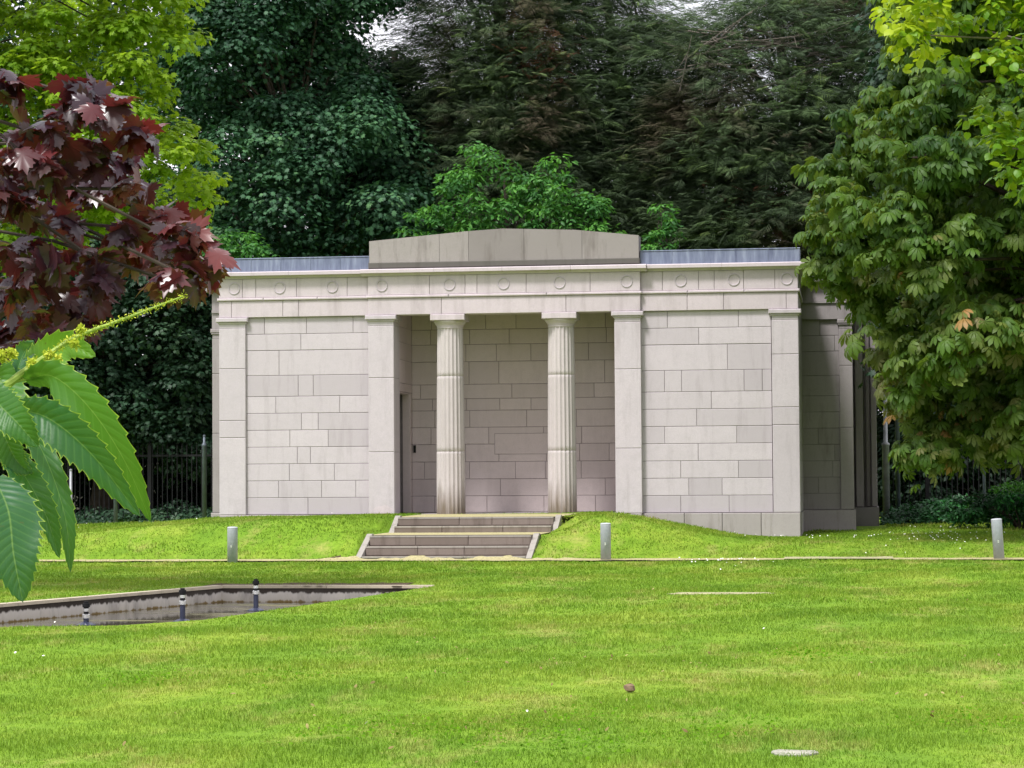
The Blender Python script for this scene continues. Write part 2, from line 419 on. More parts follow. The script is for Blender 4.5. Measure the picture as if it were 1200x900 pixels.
def h_raw(x, y):
    x = np.asarray(x, float); y = np.asarray(y, float)
    lx = np.clip(-x, 0, 40)
    topL = .60 - .08 * sstep(2.2, 5.2, lx) - .24 * sstep(5.0, 8.5, lx) - .06 * sstep(8.5, 12, lx)
    topR = .61 - .405 * sstep(1.7, 4.7, x)
    top = np.where(x < 0, topL, topR)
    prof = sstep(-6.15, -3.9, y) * .9 + .1 * sstep(-5.98, -5.90, y)
    bump = .015 * np.exp(-((x - 2.0) / .7) ** 2 - ((y + 2.6) / 1.1) ** 2)
    z = top * prof + bump * (x > 0)
    und = .018 * np.sin(x * .9 + y * .5) + .014 * np.sin(y * 1.3 - x * .4 + 1.0) + .012 * np.sin(x * 2.1 + 2) * np.sin(y * 1.7)
    und = und * sstep(.4, 1.5, np.abs(y + 6.4)) * sstep(14, 10, y)
    # keep the pool edge level
    dpx = np.maximum(np.maximum(-3.6 - x, x - 1.1), 0); dpy = np.maximum(np.maximum(-22.7 - y, y + 14.7), 0)
    und = und * sstep(.0, 1.5, np.hypot(dpx, dpy))
    # the bank eases down to the kerbs and the landing
    ds = np.maximum(np.maximum(x - ST[1], ST[0] - x), 0); line = np.interp(y, [-6.3, -5.25, -3.75, -3.1, 0], [.0, .36, .38, .61, .60])
    k = (1 - sstep(0.05, .7, ds)) * (y > -6.3) * (y < -.1)
    z = z * (1 - k) + line * k
    z = np.where((np.abs(x) < 5.2) & (y > -.05), np.minimum(z, .45), z)
    return z + und


def in_poly(px, py, poly):
    px = np.asarray(px); py = np.asarray(py); inside = np.zeros(px.shape, bool); n = len(poly)
    for i in range(n):
        x1, y1 = poly[i]; x2, y2 = poly[(i + 1) % n]
        c_ = ((y1 > py) != (y2 > py)); xx = (x2 - x1) * (py - y1) / ((y2 - y1) if y2 != y1 else 1e-9) + x1
        inside ^= c_ & (px < xx)
    return inside


def in_steps(x, y, e=0.0): return in_poly(x, y, STP)


def build_lawn():
    xs = np.arange(-22, 24.01, .4); ys = np.concatenate([np.arange(-46, -7, .4), np.arange(-7, 1, .2), np.arange(1, 22, .6)])
    pts = [(x + .02 * math.sin(y * 7), y + .02 * math.sin(x * 9)) for x in xs for y in ys]
    pts = [p for p in pts]
    big = [(-400, -400), (0, -400), (400, -400), (400, 0), (400, 500), (0, 500), (-400, 500), (-400, 0)]
    vs = pts + big; edges = []
    def loop(poly):
        b = len(vs); vs.extend(poly)
        for i in range(len(poly)): edges.append((b + i, b + (i + 1) % len(poly)))
    loop(POOL)
    loop(STP); loop(STQ)
    r_ = delaunay_2d_cdt([Vector(v) for v in vs], edges, [], 0, 1e-5)
    V2 = np.array([(v.x, v.y) for v in r_[0]]); T = np.array([f for f in r_[2] if len(f) == 3])
    c_ = V2[T].mean(1); T = T[~in_poly(c_[:, 0], c_[:, 1], POOL)]
    far = (np.abs(V2[:, 0]) > 60) | (np.abs(V2[:, 1]) > 60)
    z = np.where(far, 0.1, h_raw(V2[:, 0], V2[:, 1]))
    z = np.where(in_poly(V2[:, 0], V2[:, 1], [((x_ + .035) * 1.004 - .035, (y_ + 3) * 1.002 - 3) for x_, y_ in STQ]), -.06, z)
    V = np.column_stack([V2, z])
    a, b, c2 = V[T[:, 0]], V[T[:, 1]], V[T[:, 2]]
    flip = np.cross(b - a, c2 - a)[:, 2] < 0; T[flip] = T[flip][:, ::-1]
    o = raw_mesh('lawn', V, T, M['turf'], smooth=False); tag(o, kind='structure')


build_lawn()

# path strip, gravel landing and terrace
def sheet(name, x0, x1, y0, y1, z, mat, zf=None, nx=60, ny=6, wob=0.0):
    xs = np.linspace(x0, x1, nx); V = []
    for j in range(ny):
        for i, x in enumerate(xs):
            y = y0 + (y1 - y0) * j / (ny - 1)
            if j in (0, ny - 1): y += wob * (math.sin(x * 5.1 + j) + .6 * math.sin(x * 13 + 2 * j) + .4 * math.sin(x * 29))
            V.append((x, y, z if zf is None else float(h_raw(x, y)) + z))
    F = np.array([(j * nx + i, j * nx + i + 1, (j + 1) * nx + i + 1, (j + 1) * nx + i) for j in range(ny - 1) for i in range(nx - 1)])
    return raw_mesh(name, V, F, mat)


tag(sheet('path', -14, 14, -6.98, -6.24, .022, M['gravel'], zf=1, nx=400, ny=5, wob=.06), kind='structure')
tag(sheet('terrace_gravel', STX0 + .02, STX1 - .02, -3.12, -.15, .606, M['gravel'], nx=12, ny=5), kind='structure')
tag(sheet('landing_gravel', STX0 + .02, 1.27, -5.3, -3.4, .362, M['gravel'], nx=12, ny=5), kind='structure')
tag(sheet('soil_patch', -13, -1.7, -6.24, -6.10, .014, M['soil'], zf=1, nx=200, ny=4, wob=.03), kind='structure')
o = sheet('path', 5.1, 6.7, -7.1, -6.1, .035, M['slab_tan'], zf=1, nx=40, ny=6, wob=.05); o.name = 'bare_patch'; tag(o, kind='structure')
tag(sheet('soil_patch', -1.5, .9, -14.78, -14.2, .008, M['soil'], zf=1, nx=60, ny=5, wob=.10), kind='structure')

# ------------------------------------------------------------------ steps
def steps(label, yf, zs, x0, x1, depth, kerb_top):
    root = empty('stone_steps', (0, yf, zs[0]), label, 'steps')
    m = MB(); y = yf
    n = len(zs) - 1
    for i in range(n):
        cuts = [x0, x0 + (x1 - x0) * random.uniform(.28, .4), x0 + (x1 - x0) * random.uniform(.6, .75), x1]
        for a, b in zip(cuts[:-1], cuts[1:]):
            m.bbox(a + .001, b - .001, y, yf + depth * n + .25, zs[i] + (.0 if i == 0 else .002), zs[i + 1], .012, random.random())
            # lighter worn nosing
            m.box(a + .005, b - .005, y - .006, y + .02, zs[i + 1] - .022, zs[i + 1] + .003, .1, 1)
        y += depth
    m.build('tread', [M['stone_step'], M['stone_kerb_worn']], root)
    yb = yf + depth * n + .05
    for sgn, xx in ((-1, x0), (1, x1)):
        k = MB(); a, b = (xx - .09, xx - .003) if sgn < 0 else (xx + .003, xx + .09)
        k.prism_x([(yf - .03, zs[0] - .05), (yb, zs[0] - .05), (yb, kerb_top), (yb - .12, kerb_top), (yf - .03, zs[0] + .05)], a, b, .3)
        k.build('kerb', M['stone_kerb_worn'], root)
    return root


steps('lower flight of worn stone steps rising from the gravel path', -6.22, [-.02, .055, .20, .355], -1.36, 1.19, .33, .38)
steps('upper flight of two stone steps in front of the columns', -3.75, [.30, .465, .604], -1.31, 1.28, .33, .63)

# ------------------------------------------------------------------ building
B = empty('memorial_pavilion', (0, 0, .2), 'pale granite classical pavilion with two fluted columns and a low gabled parapet', 'building')
HW, CBX = 5.22, 2.452          # half width; half width of the projecting centre
PIN = 1.985                    # inner edge of the centre pilasters
Z0 = .605
ROWS = [Z0 + .305 * k for k in range(8)] + [3.12, 3.575, 3.87, 4.175]
G = .0032                      # half joint
ZARC, ZTAE, ZFRI, ZCOR, ZTOP = 4.175, 4.475, 4.53, 4.875, 5.0


def ashlar(name, x0, x1, yf, rows, joints, parent, mat, tints=None, thick=.3, proud=.010, seed=0):
    """courses of cut blocks in front of a recessed mortar bed, facing -y"""
    rd = random.Random(seed + hash((round(x0, 2), round(yf, 2))) % 1000); m = MB()
    m.box(x0, x1, yf + proud, yf + thick, rows[0], rows[-1], .5, 1)
    for r in range(len(rows) - 1):
        js = joints[r]
        xs = [x0] + [j for j in js if x0 + .05 < j < x1 - .05] + [x1]
        for i in range(len(xs) - 1):
            tn = rd.random() ** 1.3 * .8
            if tints and (r, i) in tints: tn = tints[(r, i)]
            e = G * (2.0 if rows[r + 1] == 3.575 else 1)
            m.bbox(xs[i] + (G if i else .0), xs[i + 1] - (G if i < len(xs) - 2 else 0), yf - rd.uniform(0, .003), yf + proud + .01, rows[r] + G, rows[r + 1] - e, .006, tn, 0)
    return m.build(name, [mat, M['mortar']], parent)


def jx(pxs, py, y=0): return [float(at(p, py, y=y)[0]) for p in pxs]


def z1(X, a=240): return [a + v / 3 for v in X]


# joints read row by row (bottom to top) on the plane of the wall
LJ = [[362], [259, 410, 530], [297, 455], [325, 371], [299, 434], [340, 399], [250, 475], [329, 382], [262], [339], [211, 359, 523]]
RJ = [[471, 641], [500, 617], [472, 675], [534], [417, 670], [530], [582], [418, 478, 698, 762], [640], [540], [430, 680]]
LJ = [jx(z1(r), 500) for r in LJ]; RJ = [jx(z1(r, 640), 500) for r in RJ]
ashlar('wall', -HW + .48, -CBX + .02, 0, ROWS, LJ, B, M['stone'], {(4, 1): 0, (4, 2): .85, (0, 1): 1, (3, 0): .2, (3, 2): .15, (2, 0): .2, (2, 1): .2, (2, 2): .2, (7, 0): .9, (7, 2): .95})
ashlar('wall', CBX - .02, HW - .48, 0, ROWS, RJ, B, M['stone'], {(4, 1): 0, (3, 0): .05, (3, 1): 0, (4, 2): .95, (2, 2): .9, (1, 1): .95, (0, 0): 1, (0, 1): .9, (0, 2): .9, (1, 0): .1, (1, 2): .1, (2, 1): .15, (7, 3): 1, (7, 4): .9})


def rand_joints(x0, x1, n, lo, hi, seed):
    rd = random.Random(seed); out_ = []
    for r in range(n):
        x = x0 - rd.uniform(0, lo); js = []
        while x < x1: x += rd.uniform(lo, hi); js.append(x)
        out_.append(js)
    return out_


YB = 1.75    # back wall of the portico
BR = [.605, .91, 1.225, 1.545, 1.87, 2.185, 2.50, 2.72, 2.985, 3.41, 3.73, 4.01, 4.35]
bj = rand_joints(-2.2, 2.2, 12, .55, 1.1, 5)
bw = ashlar('wall', -2.0, 2.0, YB, BR, bj, B, M['stone_porch'], thick=.3)
# inscription stone in the back wall
pm = MB(); x0p = float(at(580, 520, y=YB)[0]); x1p = x0p + 1.0; zt, zb = float(at(600, 508, y=YB)[2]), float(at(600, 532, y=YB)[2])
pm.bbox(x0p, x1p, YB - .012, YB + .01, zb, zt, .004, .35); pm.box(x0p - .005, x1p + .005, YB - .008, YB + .01, zb - .005, zt + .005, .5, 1)
pm.build('wall_panel', [M['stone_porch'], M['mortar']], B)


def side_wall(xf, sgn, y0, y1, rows, parent, mat, name='wall', opening=None, seed=1, thick=.24):
    """wall whose face looks along sgn*x"""
    rd = random.Random(seed); m = MB()
    def blk(a, b, c_, d_, tn):
        xa, xb = (xf - .014, xf) if sgn > 0 else (xf, xf + .014)
        m.box(xa, xb, a, b, c_, d_, tn, 0)
    def bed(a, b, c_, d_):
        if sgn > 0: m.box(xf - thick, xf - .012, a, b, c_, d_, .5, 1)
        else: m.box(xf + .012, xf + thick, a, b, c_, d_, .5, 1)
    if opening:
        oy0, oy1, oz = opening
        for a, b, c_, d_ in ((y0, oy0, rows[0], rows[-1]), (oy1, y1, rows[0], rows[-1]), (oy0, oy1, oz, rows[-1])):
            if b - a > .01: bed(a, b, c_, d_)
    else: bed(y0, y1, rows[0], rows[-1])
    for r in range(len(rows) - 1):
        ys = [y0]
        while ys[-1] < y1 - .9: ys.append(ys[-1] + rd.uniform(.5, 1.0))
        ys.append(y1)
        if opening and rows[r] < oz - .05: segs = [(y0, oy0), (oy1, y1)]
        else: segs = list(zip(ys[:-1], ys[1:]))
        for a, b in segs:
            if b - a > .015: blk(a + G, b - G, rows[r] + G, rows[r + 1] - G, rd.random() * .8)
    return m.build(name, [mat, M['mortar']], parent)


OZ = 2.83
side_wall(-2.0, 1, .42, YB, BR[:7] + [OZ, 2.985] + BR[9:], B, M['stone_porch'], opening=(.47, 1.60, OZ), seed=3)
side_wall(2.0, -1, .42, YB, BR, B, M['stone_porch'], seed=4)
# door jamb, lintel soffit and the dark door leaf set back in the opening
m = MB(); m.bbox(-2.155, -2.012, 1.585, 1.70, Z0, OZ, .006, .4); m.box(-2.155, -2.016, .472, 1.585, OZ - .03, OZ - .003, .5); m.build('door_frame', M['stone_porch'], B)
m = MB(); m.box(-2.62, -2.572, .30, 1.76, Z0 + .01, OZ + .1)
for k in range(3): m.box(-2.572, -2.56, .55 + .34 * k, .80 + .34 * k, 1.0, 2.6)
dr = m.build('door', M['wood_dark'], B)
m = MB(); m.tube([(-2.53, 1.42, 1.55), (-2.53, 1.42, 1.75)], .012, 8); m.box(-2.562, -2.52, 1.41, 1.43, 1.56, 1.58); m.box(-2.562, -2.52, 1.41, 1.43, 1.72, 1.74); m.build('handle', M['dark_metal'], dr)
m = MB(); m.box(-1.97, -1.93, YB - .05, YB - .005, 1.72, 1.86); m.build('entry_box', M['dark_metal'], B)
# portico floor and soffit
m = MB(); m.box(-1.999, 1.999, -.16, YB + .01, .3, Z0 - .002, .3)
m.build('portico_floor', M['stone_plinth'], B)
m = MB(); m.box(-2.2, 2.2, .22, YB + .2, 4.30, 4.36, .7); m.build('portico_ceiling', M['stone_porch'], B)

# plinth
def plinth(x0, x1, yf, joints, zb=-.15):
    m = MB(); m.box(x0, x1, yf + .02, yf + .3, zb, Z0 - .006, .5, 1)
    xs = [x0] + [j for j in joints if x0 + .05 < j < x1 - .05] + [x1]
    for a, b in zip(xs[:-1], xs[1:]): m.bbox(a + .004, b - .004, yf, yf + .03, zb, Z0 - .004, .01, random.random())
    return m.build('plinth', [M['stone_plinth'], M['mortar']], B)


plinth(-HW - .0, -CBX, -.068, jx([280, 320, 380], 600) + [-3.4])
plinth(CBX, HW + .0, -.068, jx(z1([487, 620, 757], 640), 600))
plinth(-CBX, -PIN + .02, -.150, []); plinth(PIN - .02, CBX, -.150, [])


def pilaster(x0, x1, yf, yb, cuts, cap_top=ZARC, outer=.05, seed=0, zb=Z0, mat=None, nm='pilaster'):
    rd = random.Random(seed); m = MB(); zs = [zb] + cuts + [cap_top - .19]
    m.box(x0 + .012, x1 - .012, yf + .014, yb, zb, cap_top, .5, 1)
    for a, b in zip(zs[:-1], zs[1:]):
        m.bbox(x0, x1, yf, yb - .002, a + .003, b - .003, .008, rd.uniform(.0, .55))
    p = m.build(nm, [mat or M['stone'], M['mortar']], B)
    c = MB(); T_ = cap_top
    c.bbox(x0 + .004, x1 - .004, yf + .004, yb - .004, T_ - .188, T_ - .078, .004, .2)      # neck
    c.bbox(x0 - .018, x1 + .018, yf - .02, yb - .006, T_ - .115, T_ - .080, .012, .3)
    c.bbox(x0 - outer, x1 + outer, yf - outer, yb - .008, T_ - .082, T_ - .004, .012, .45)  # abacus
    c.build('capital', mat or M['stone'], p)
    return p


pilaster(-HW, -HW + .49, -.06, .35, [1.15 + .0, 2.0, 2.31, 3.25][1:], seed=1)
pilaster(HW - .47, HW, -.06, .35, [2.14, 2.45, 3.38], seed=2)
pilaster(-CBX, -PIN, -.14, .42, [1.72, 3.05], seed=3)
pilaster(PIN, CBX, -.14, .42, [1.75, 3.15], seed=4)
# fresh stone repair on the foot of the left centre pilaster
m = MB(); m.prism_y([(-CBX + .03, Z0 + .01), (-PIN - .03, Z0 + .01), (-PIN - .03, Z0 + .10), (-PIN - .16, Z0 + .165), (-CBX + .12, Z0 + .13), (-CBX + .03, Z0 + .06)], -.1425, -.13, 0)
m.build('repair_patch', M['stone_entab'], B)

# fluted columns
def column(cx, cyy):
    zt = 3.95; nf = 20; sub = 6; kk = nf * sub
    levels = []; n = 26; cuts = [1.72, 3.07]
    zs = sorted(list(np.linspace(Z0, zt, n)) + [c_ + e for c_ in cuts for e in (-.012, -.005, .005, .012)])
    V = []; T_ = []
    for z in zs:
        f_ = (z - Z0) / (zt - Z0); R_ = .262 - .030 * f_ - .004 * math.sin(f_ * math.pi) * -1
        g_ = any(abs(z - c_) < .006 for c_ in cuts)
        for j in range(kk):
            ph = (j % sub) / sub; dep = .022 * math.sin(math.pi * ph) ** .8 if ph > 0 else 0
            rr = R_ - dep - (.008 if g_ else 0)
            an = 2 * math.pi * j / kk; V.append((cx + rr * math.cos(an), cyy + rr * math.sin(an), z))
    nz_ = len(zs)
    F = np.array([(i * kk + j, i * kk + (j + 1) % kk, (i + 1) * kk + (j + 1) % kk, (i + 1) * kk + j) for i in range(nz_ - 1) for j in range(kk)])
    tt = np.repeat([.2 if zs[i] < 1.72 else .6 if zs[i] < 3.07 else .1 for i in range(nz_ - 1)], kk)
    col_ = raw_mesh('column', V, F, M['stone_col'], B, tt)
    c = MB()
    c.lathe([(.228, zt - .03), (.236, zt - .02), (.236, zt + .01), (.243, zt + .014), (.243, zt + .03), (.262, zt + .055), (.288, zt + .085), (.296, zt + .105), (.29, zt + .112)], (cx, cyy), 40, .3)
    c.bbox(cx - .31, cx + .31, cyy - .31, cyy + .31, zt + .112, ZARC - .003, .01, .2)
    c.build('capital', M['stone_entab'], col_)


column(-1.005, .13); column(1.005, .13)

# entablature: architrave, taenia, frieze with wreaths, cornice
def band(name, x0, x1, yf, z0, z1_, joints, mat, back=.35, proudmat=None, parent=B, bev=.008):
    m = MB(); m.box(x0 + .004, x1 - .004, yf + .012, yf + back, z0 + .002, z1_ - .002, .5, 1)
    xs = [x0] + sorted(j for j in joints if x0 + .04 < j < x1 - .04) + [x1]
    for a, b in zip(xs[:-1], xs[1:]): m.bbox(a + (.003 if a != x0 else 0), b - (.003 if b != x1 else 0), yf, yf + back - .01, z0, z1_, bev, random.random() * .7)
    return m.build(name, [mat, M['mortar']], parent)


aj = jx(z1([97, 277, 332]), 360) + jx(z1([832]), 360, -.14) + jx(z1([70], 640), 360, -.14) + jx(z1([497, 625, 845], 640), 355)
fj = jx(z1([135, 182, 325, 503]), 340) + jx(z1([790, 915, 957, 1130]), 335, -.14) + jx(z1([155], 640), 335, -.14) + jx(z1([410, 537, 592, 695, 805], 640), 330)
segs = [(-HW, -CBX, -.06), (-CBX, CBX, -.14), (CBX, HW, -.06)]
for x0, x1, yf in segs:
    band('architrave', x0, x1, yf, ZARC, ZTAE, aj, M['stone_entab'])
    tb = band('moulding', x0 - (.03 if x0 != CBX else -.0), x1 + (.03 if x1 != -CBX else 0), yf - .032, ZTAE + .002, ZFRI - .002, [x0 + (x1 - x0) * q for q in (.3, .66)], M['stone_entab'], bev=.014)
    fr = band('frieze', x0, x1, yf, ZFRI, ZCOR, fj, M['stone_entab'])
    wr = []
    src = z1([103, 263, 448]) if x0 < -3 else z1([622, 860, 1050]) + z1([47, 283], 640) if x0 < 0 else z1([473, 660, 846], 640)
    for px in src:
        cxx = float(at(px, 335, y=yf)[0]); m = MB(); R_ = .098; k1, k2 = 28, 6; V = []
        for a in range(k1):
            an = 2 * math.pi * a / k1; rr_ = .012 + .002 * math.sin(an * 14)
            for b in range(k2):
                bn = 2 * math.pi * b / k2; q = R_ + rr_ * math.cos(bn)
                V.append((cxx + q * math.cos(an), yf - .003 + rr_ * math.sin(bn), (ZFRI + ZCOR) / 2 + q * math.sin(an)))
        F = [(a * k2 + b, ((a + 1) % k1) * k2 + b, ((a + 1) % k1) * k2 + (b + 1) % k2, a * k2 + (b + 1) % k2) for a in range(k1) for b in range(k2)]
        m.add(V, F, .6); m.build('wreath', M['stone'], fr)


def cornice(x0, x1, yf, mat, capL, capR, parent=B):
    m = MB(); prof = [(yf + .3, ZCOR + .002), (yf - .012, ZCOR + .002), (yf - .03, ZCOR + .03), (yf - .05, ZCOR + .045), (yf - .13, ZCOR + .05), (yf - .13, ZTOP - .02), (yf - .11, ZTOP - .004), (yf + .3, ZTOP + .01)]
    xs = np.linspace(x0, x1, max(2, int((x1 - x0) / 1.15) + 1))
    for i in range(len(xs) - 1):
        a = xs[i] - (capL if i == 0 else -.002); b = xs[i + 1] + (capR if i == len(xs) - 2 else -.002)
        m.prism_x(prof, a, b, random.random())
    return m.build('cornice', M['stone_entab'], parent)


cornice(-HW, -CBX - .12, -.06, None, .12, 0); cornice(-CBX, CBX, -.14, None, .115, .115); cornice(CBX + .12, HW, -.06, None, 0, .12)

# central blocking parapet with its low gable
m = MB(); zb = 5.015
xs = [-2.43, -1.15, -.62, .38, 1.42, 2.43]
def ptop(x): return float(np.interp(x, [-2.43, -.65, 0, 1.3, 2.43], [5.51, 5.655, 5.69, 5.64, 5.52]))
for i, (a, b) in enumerate(zip(xs[:-1], xs[1:])):
    n = 5; top = [(b, ptop(b))] + [(v_, ptop(v_)) for v_ in (1.3, 0, -.65) if a < v_ < b] + [(a, ptop(a))]
    m.prism_y([(a + .003, zb + .105), (b - .003, zb + .105)] + [(min(max(x, a + .003), b - .003), z) for x, z in top], -.12, .32, [.0, .1, .9, .6, .35][i])
pp = m.build('parapet', M['stone_weather'], B)
m = MB(); m.bbox(-2.445, 2.445, -.135, .33, zb, zb + .105, .012, .4); m.build('base_course', M['stone_dark'], pp)

# lead covered roof edge and flat roof
for x0, x1 in ((-5.19, -2.44), (2.44, 5.26)):
    m = MB(); m.prism_x([(.0, ZTOP + .0), (.5, ZTOP + .0), (.5, 5.25), (.05, 5.25), (.02, 5.24)], x0, x1, .5)
    n = 5; 
    for k in range(n + 1):
        xx = x0 + (x1 - x0) * k / n; xx = min(max(xx, x0 + .02), x1 - .02)
        m.tube([(xx, .0, ZTOP + .01), (xx, .018, 5.235), (xx, .06, 5.258), (xx, .5, 5.256)], .008, 6)
    m.tube([(x0, .02, 5.247), (x1, .02, 5.247)], .013, 6)
    m.build('lead_roof', M['lead'], B)
m = MB(); m.box(-5.0, 5.0, .5, 9.2, 4.9, 5.18); m.build('flat_roof', M['lead'], B)

# set-back wings behind the front block
YW, WW = 3.02, 6.16
for sg in (-1, 1):
    a, b = (HW - .02, WW - .25) if sg > 0 else (-WW + .25, -HW + .02)
    ashlar('wall', a, b, YW, ROWS, rand_joints(a, b, len(ROWS) - 1, .6, 1.3, 11 + sg), B, M['stone_wing_shaded'], thick=.3)
    # front block flank
    side_wall(HW * sg, sg, -.055 + .41, YW, ROWS, B, M['stone_wing_shaded'], seed=8 + sg)
    a2, b2 = (WW - .25, WW) if sg > 0 else (-WW, -WW + .25)
    pilaster(a2, b2, YW - .05, YW + .4, [2.14, 3.3], outer=.03, seed=9, mat=M['stone_wing_shaded'])
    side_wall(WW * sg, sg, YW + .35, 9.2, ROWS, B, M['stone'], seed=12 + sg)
    m = MB(); e0, e1 = (HW - .1, WW) if sg > 0 else (-WW, -HW + .1)
    m.box(e0, e1, YW - .06, YW + .5, ZARC, ZTAE, .4); m.box(e0, e1 + .03 if sg > 0 else e1, YW - .09, YW + .5, ZTAE + .002, ZFRI, .3)
    m.box(e0, e1, YW - .06, YW + .5, ZFRI + .002, ZCOR, .4); m.box(e0 - (.12 if sg < 0 else 0), e1 + (.12 if sg > 0 else 0), YW - .19, YW + .5, ZCOR + .002, ZTOP, .5)
    m.build('wing_entablature', [M['stone_wing_shaded'], M['lead']], B)
    f0, f1 = ((HW - .0, WW + .03) if sg > 0 else (-WW - .03, -HW))
    plinth(f0, f1, YW - .075, [])
    # return of the front block's plinth and entablature
    m = MB(); xa, xb = (HW - .02, HW + .01) if sg > 0 else (-HW - .01, -HW + .02)
    m.box(xa + (.002 if sg > 0 else 0), xb, .26, YW + .0, -.1, Z0 - .01, .5); m.build('plinth', M['stone_plinth'], B)
    m = MB(); xa, xb = (HW - .3, HW - .002) if sg > 0 else (-HW + .002, -HW + .3)
    m.box(xa, xb, .28, YW + .1, ZARC, ZCOR, .5); xa, xb = (HW - .3, HW + .03) if sg > 0 else (-HW - .03, -HW + .3)
    m.box(xa, xb, .28, YW + .1, ZTAE + .003, ZFRI - .003, .5); xa, xb = (HW - .3, HW + .119) if sg > 0 else (-HW - .119, -HW + .3)
    m.box(xa, xb, .235, YW + .1, ZCOR + .003, ZTOP - .003, .5); m.build('side_entablature', M['stone_entab'], B)
    # side porch further back: piers and a recess
    s0 = 6.16
    m = MB()
    for (q0, q1, yy) in ((.05, .20, 6.6), (.26, .34, 6.72), (.36, .47, 6.6)):
        a3, b3 = (s0 + q0, s0 + q1) if sg > 0 else (-s0 - q1, -s0 - q0)
        m.bbox(a3, b3, yy, yy + .9, Z0, ZARC + .6, .01, .5)
    a3, b3 = (s0, s0 + .44) if sg > 0 else (-s0 - .44, -s0)
    m.box(a3, b3, 6.85, 9.2, 0, 4.9, .8); a3, b3 = (s0, s0 + .5) if sg > 0 else (-s0 - .5, -s0)
    m.box(a3, b3, 6.55, 9.3, -.1, Z0 - .01, .8); m.box(a3, b3, 6.5, 9.3, 4.78, 5.0, .8)
    m.build('side_pier', M['stone_wing_shaded'], B)
m = MB(); m.box(-6.1, 6.1, 9.2, 9.5, 0, 4.9); m.build('rear_wall', M['stone'], B)
m = MB(); m.box(-6.14, 6.14, 3.53, 9.2, 4.9, 4.99); m.build('flat_roof', M['lead'], B)
m = MB(); m.box(-4.9, 4.9, YB + .45, YB + .6, 0, 4.8); m.build('inner_wall', M['wood_dark'], B)

# ------------------------------------------------------------------ bollards
def bollard(px, py, h, lean, label):
    p = at(px, py, z=0.0); root = empty('bollard', (p[0], p[1], 0), label, 'bollard', 'grey bollards along the gravel path')
    m = MB(); m.lathe([(.078, -.05), (.078, h - .03), (.076, h - .012)], (p[0], p[1]), 28); o = m.build('post', M['bollard'], root, True)
    m = MB(); m.lathe([(.079, h - .014), (.079, h - .004), (.066, h + .006), (.02, h + .010)], (p[0], p[1]), 28, 0, 0); m.build('cap', M['bollard_top'], root)
    m = MB(); m.box(p[0] - .012, p[0] + .012, p[1] - .082, p[1] - .07, h * .42, h * .50); m.build('badge', M['steel'], root)
    root.rotation_euler = (0, lean, 0)


bollard(272.5, 659, .53, 0, 'grey cylindrical bollard by the path left of the steps')
bollard(710, 657.5, .56, .0, 'grey cylindrical bollard by the path just right of the steps')
bollard(1171, 656.5, .60, -.055, 'leaning pale grey bollard by the hedge at the far right')

# ------------------------------------------------------------------ pool
WZ = -.185
pool = empty('sunken_pool', (-1.5, -19, 0), 'sunken stone lined pool with stained walls and shallow dark water', 'pool')
m = MB(); n = len(POOL)
for i in range(n):
    a, b = np.array(POOL[i]), np.array(POOL[(i + 1) % n]); t_ = (b - a) / np.linalg.norm(b - a); nrm = np.array([-t_[1], t_[0]])
    cen = np.mean(POOL, 0)
    if np.dot(cen - a, nrm) > 0: nrm = -nrm
    k = max(1, int(np.linalg.norm(b - a) / .5))
    for j in range(k):
        p, q = a + (b - a) * j / k, a + (b - a) * (j + 1) / k
        V = [(p[0], p[1], -.45), (q[0], q[1], -.45), (q[0], q[1], .0), (p[0], p[1], .0)]
        V += [(v[0] + nrm[0] * .2, v[1] + nrm[1] * .2, v[2] - .02) for v in V]
        m.add(V, [(0, 1, 2, 3), (7, 6, 5, 4), (3, 2, 6, 7), (0, 4, 5, 1)], random.random())
m.build('pool_wall', M['pool_wall'], pool)
# coping only along the two far sides and the left side
m = MB()
for i in (0, 8, 7):
    a, b = np.array(POOL[i]), np.array(POOL[(i + 1) % n]); t_ = (b - a) / np.linalg.norm(b - a); nrm = np.array([-t_[1], t_[0]])
    if np.dot(cen - a, nrm) > 0: nrm = -nrm
    if i == 8: a = a - t_ * .0
    k = max(1, int(np.linalg.norm(b - a) / .9))
    for j in range(k):
        p, q = a + (b - a) * j / k + t_ * .003, a + (b - a) * (j + 1) / k - t_ * .003
        I = -nrm * .02; O_ = nrm * .10
        base = [p + I, q + I, q + O_, p + O_]
        V = [(*v, -.022) for v in base] + [(*v, .012) for v in base]
        m.add(V, [(3, 2, 1, 0), (4, 5, 6, 7), (0, 1, 5, 4), (1, 2, 6, 5), (2, 3, 7, 6), (3, 0, 4, 7)], random.random())
m.build('coping', M['coping'], pool)
V = [(x, y, WZ) for x, y in POOL]
o = raw_mesh('water', V, [tuple(range(n))], M['water']); tag(o, kind='structure')
if o.data.polygons[0].normal.z < 0: o.data.flip_normals()
o = raw_mesh('pool_floor', [(x, y, -.44) for x, y in POOL], [tuple(range(n))], M['soil'], pool)


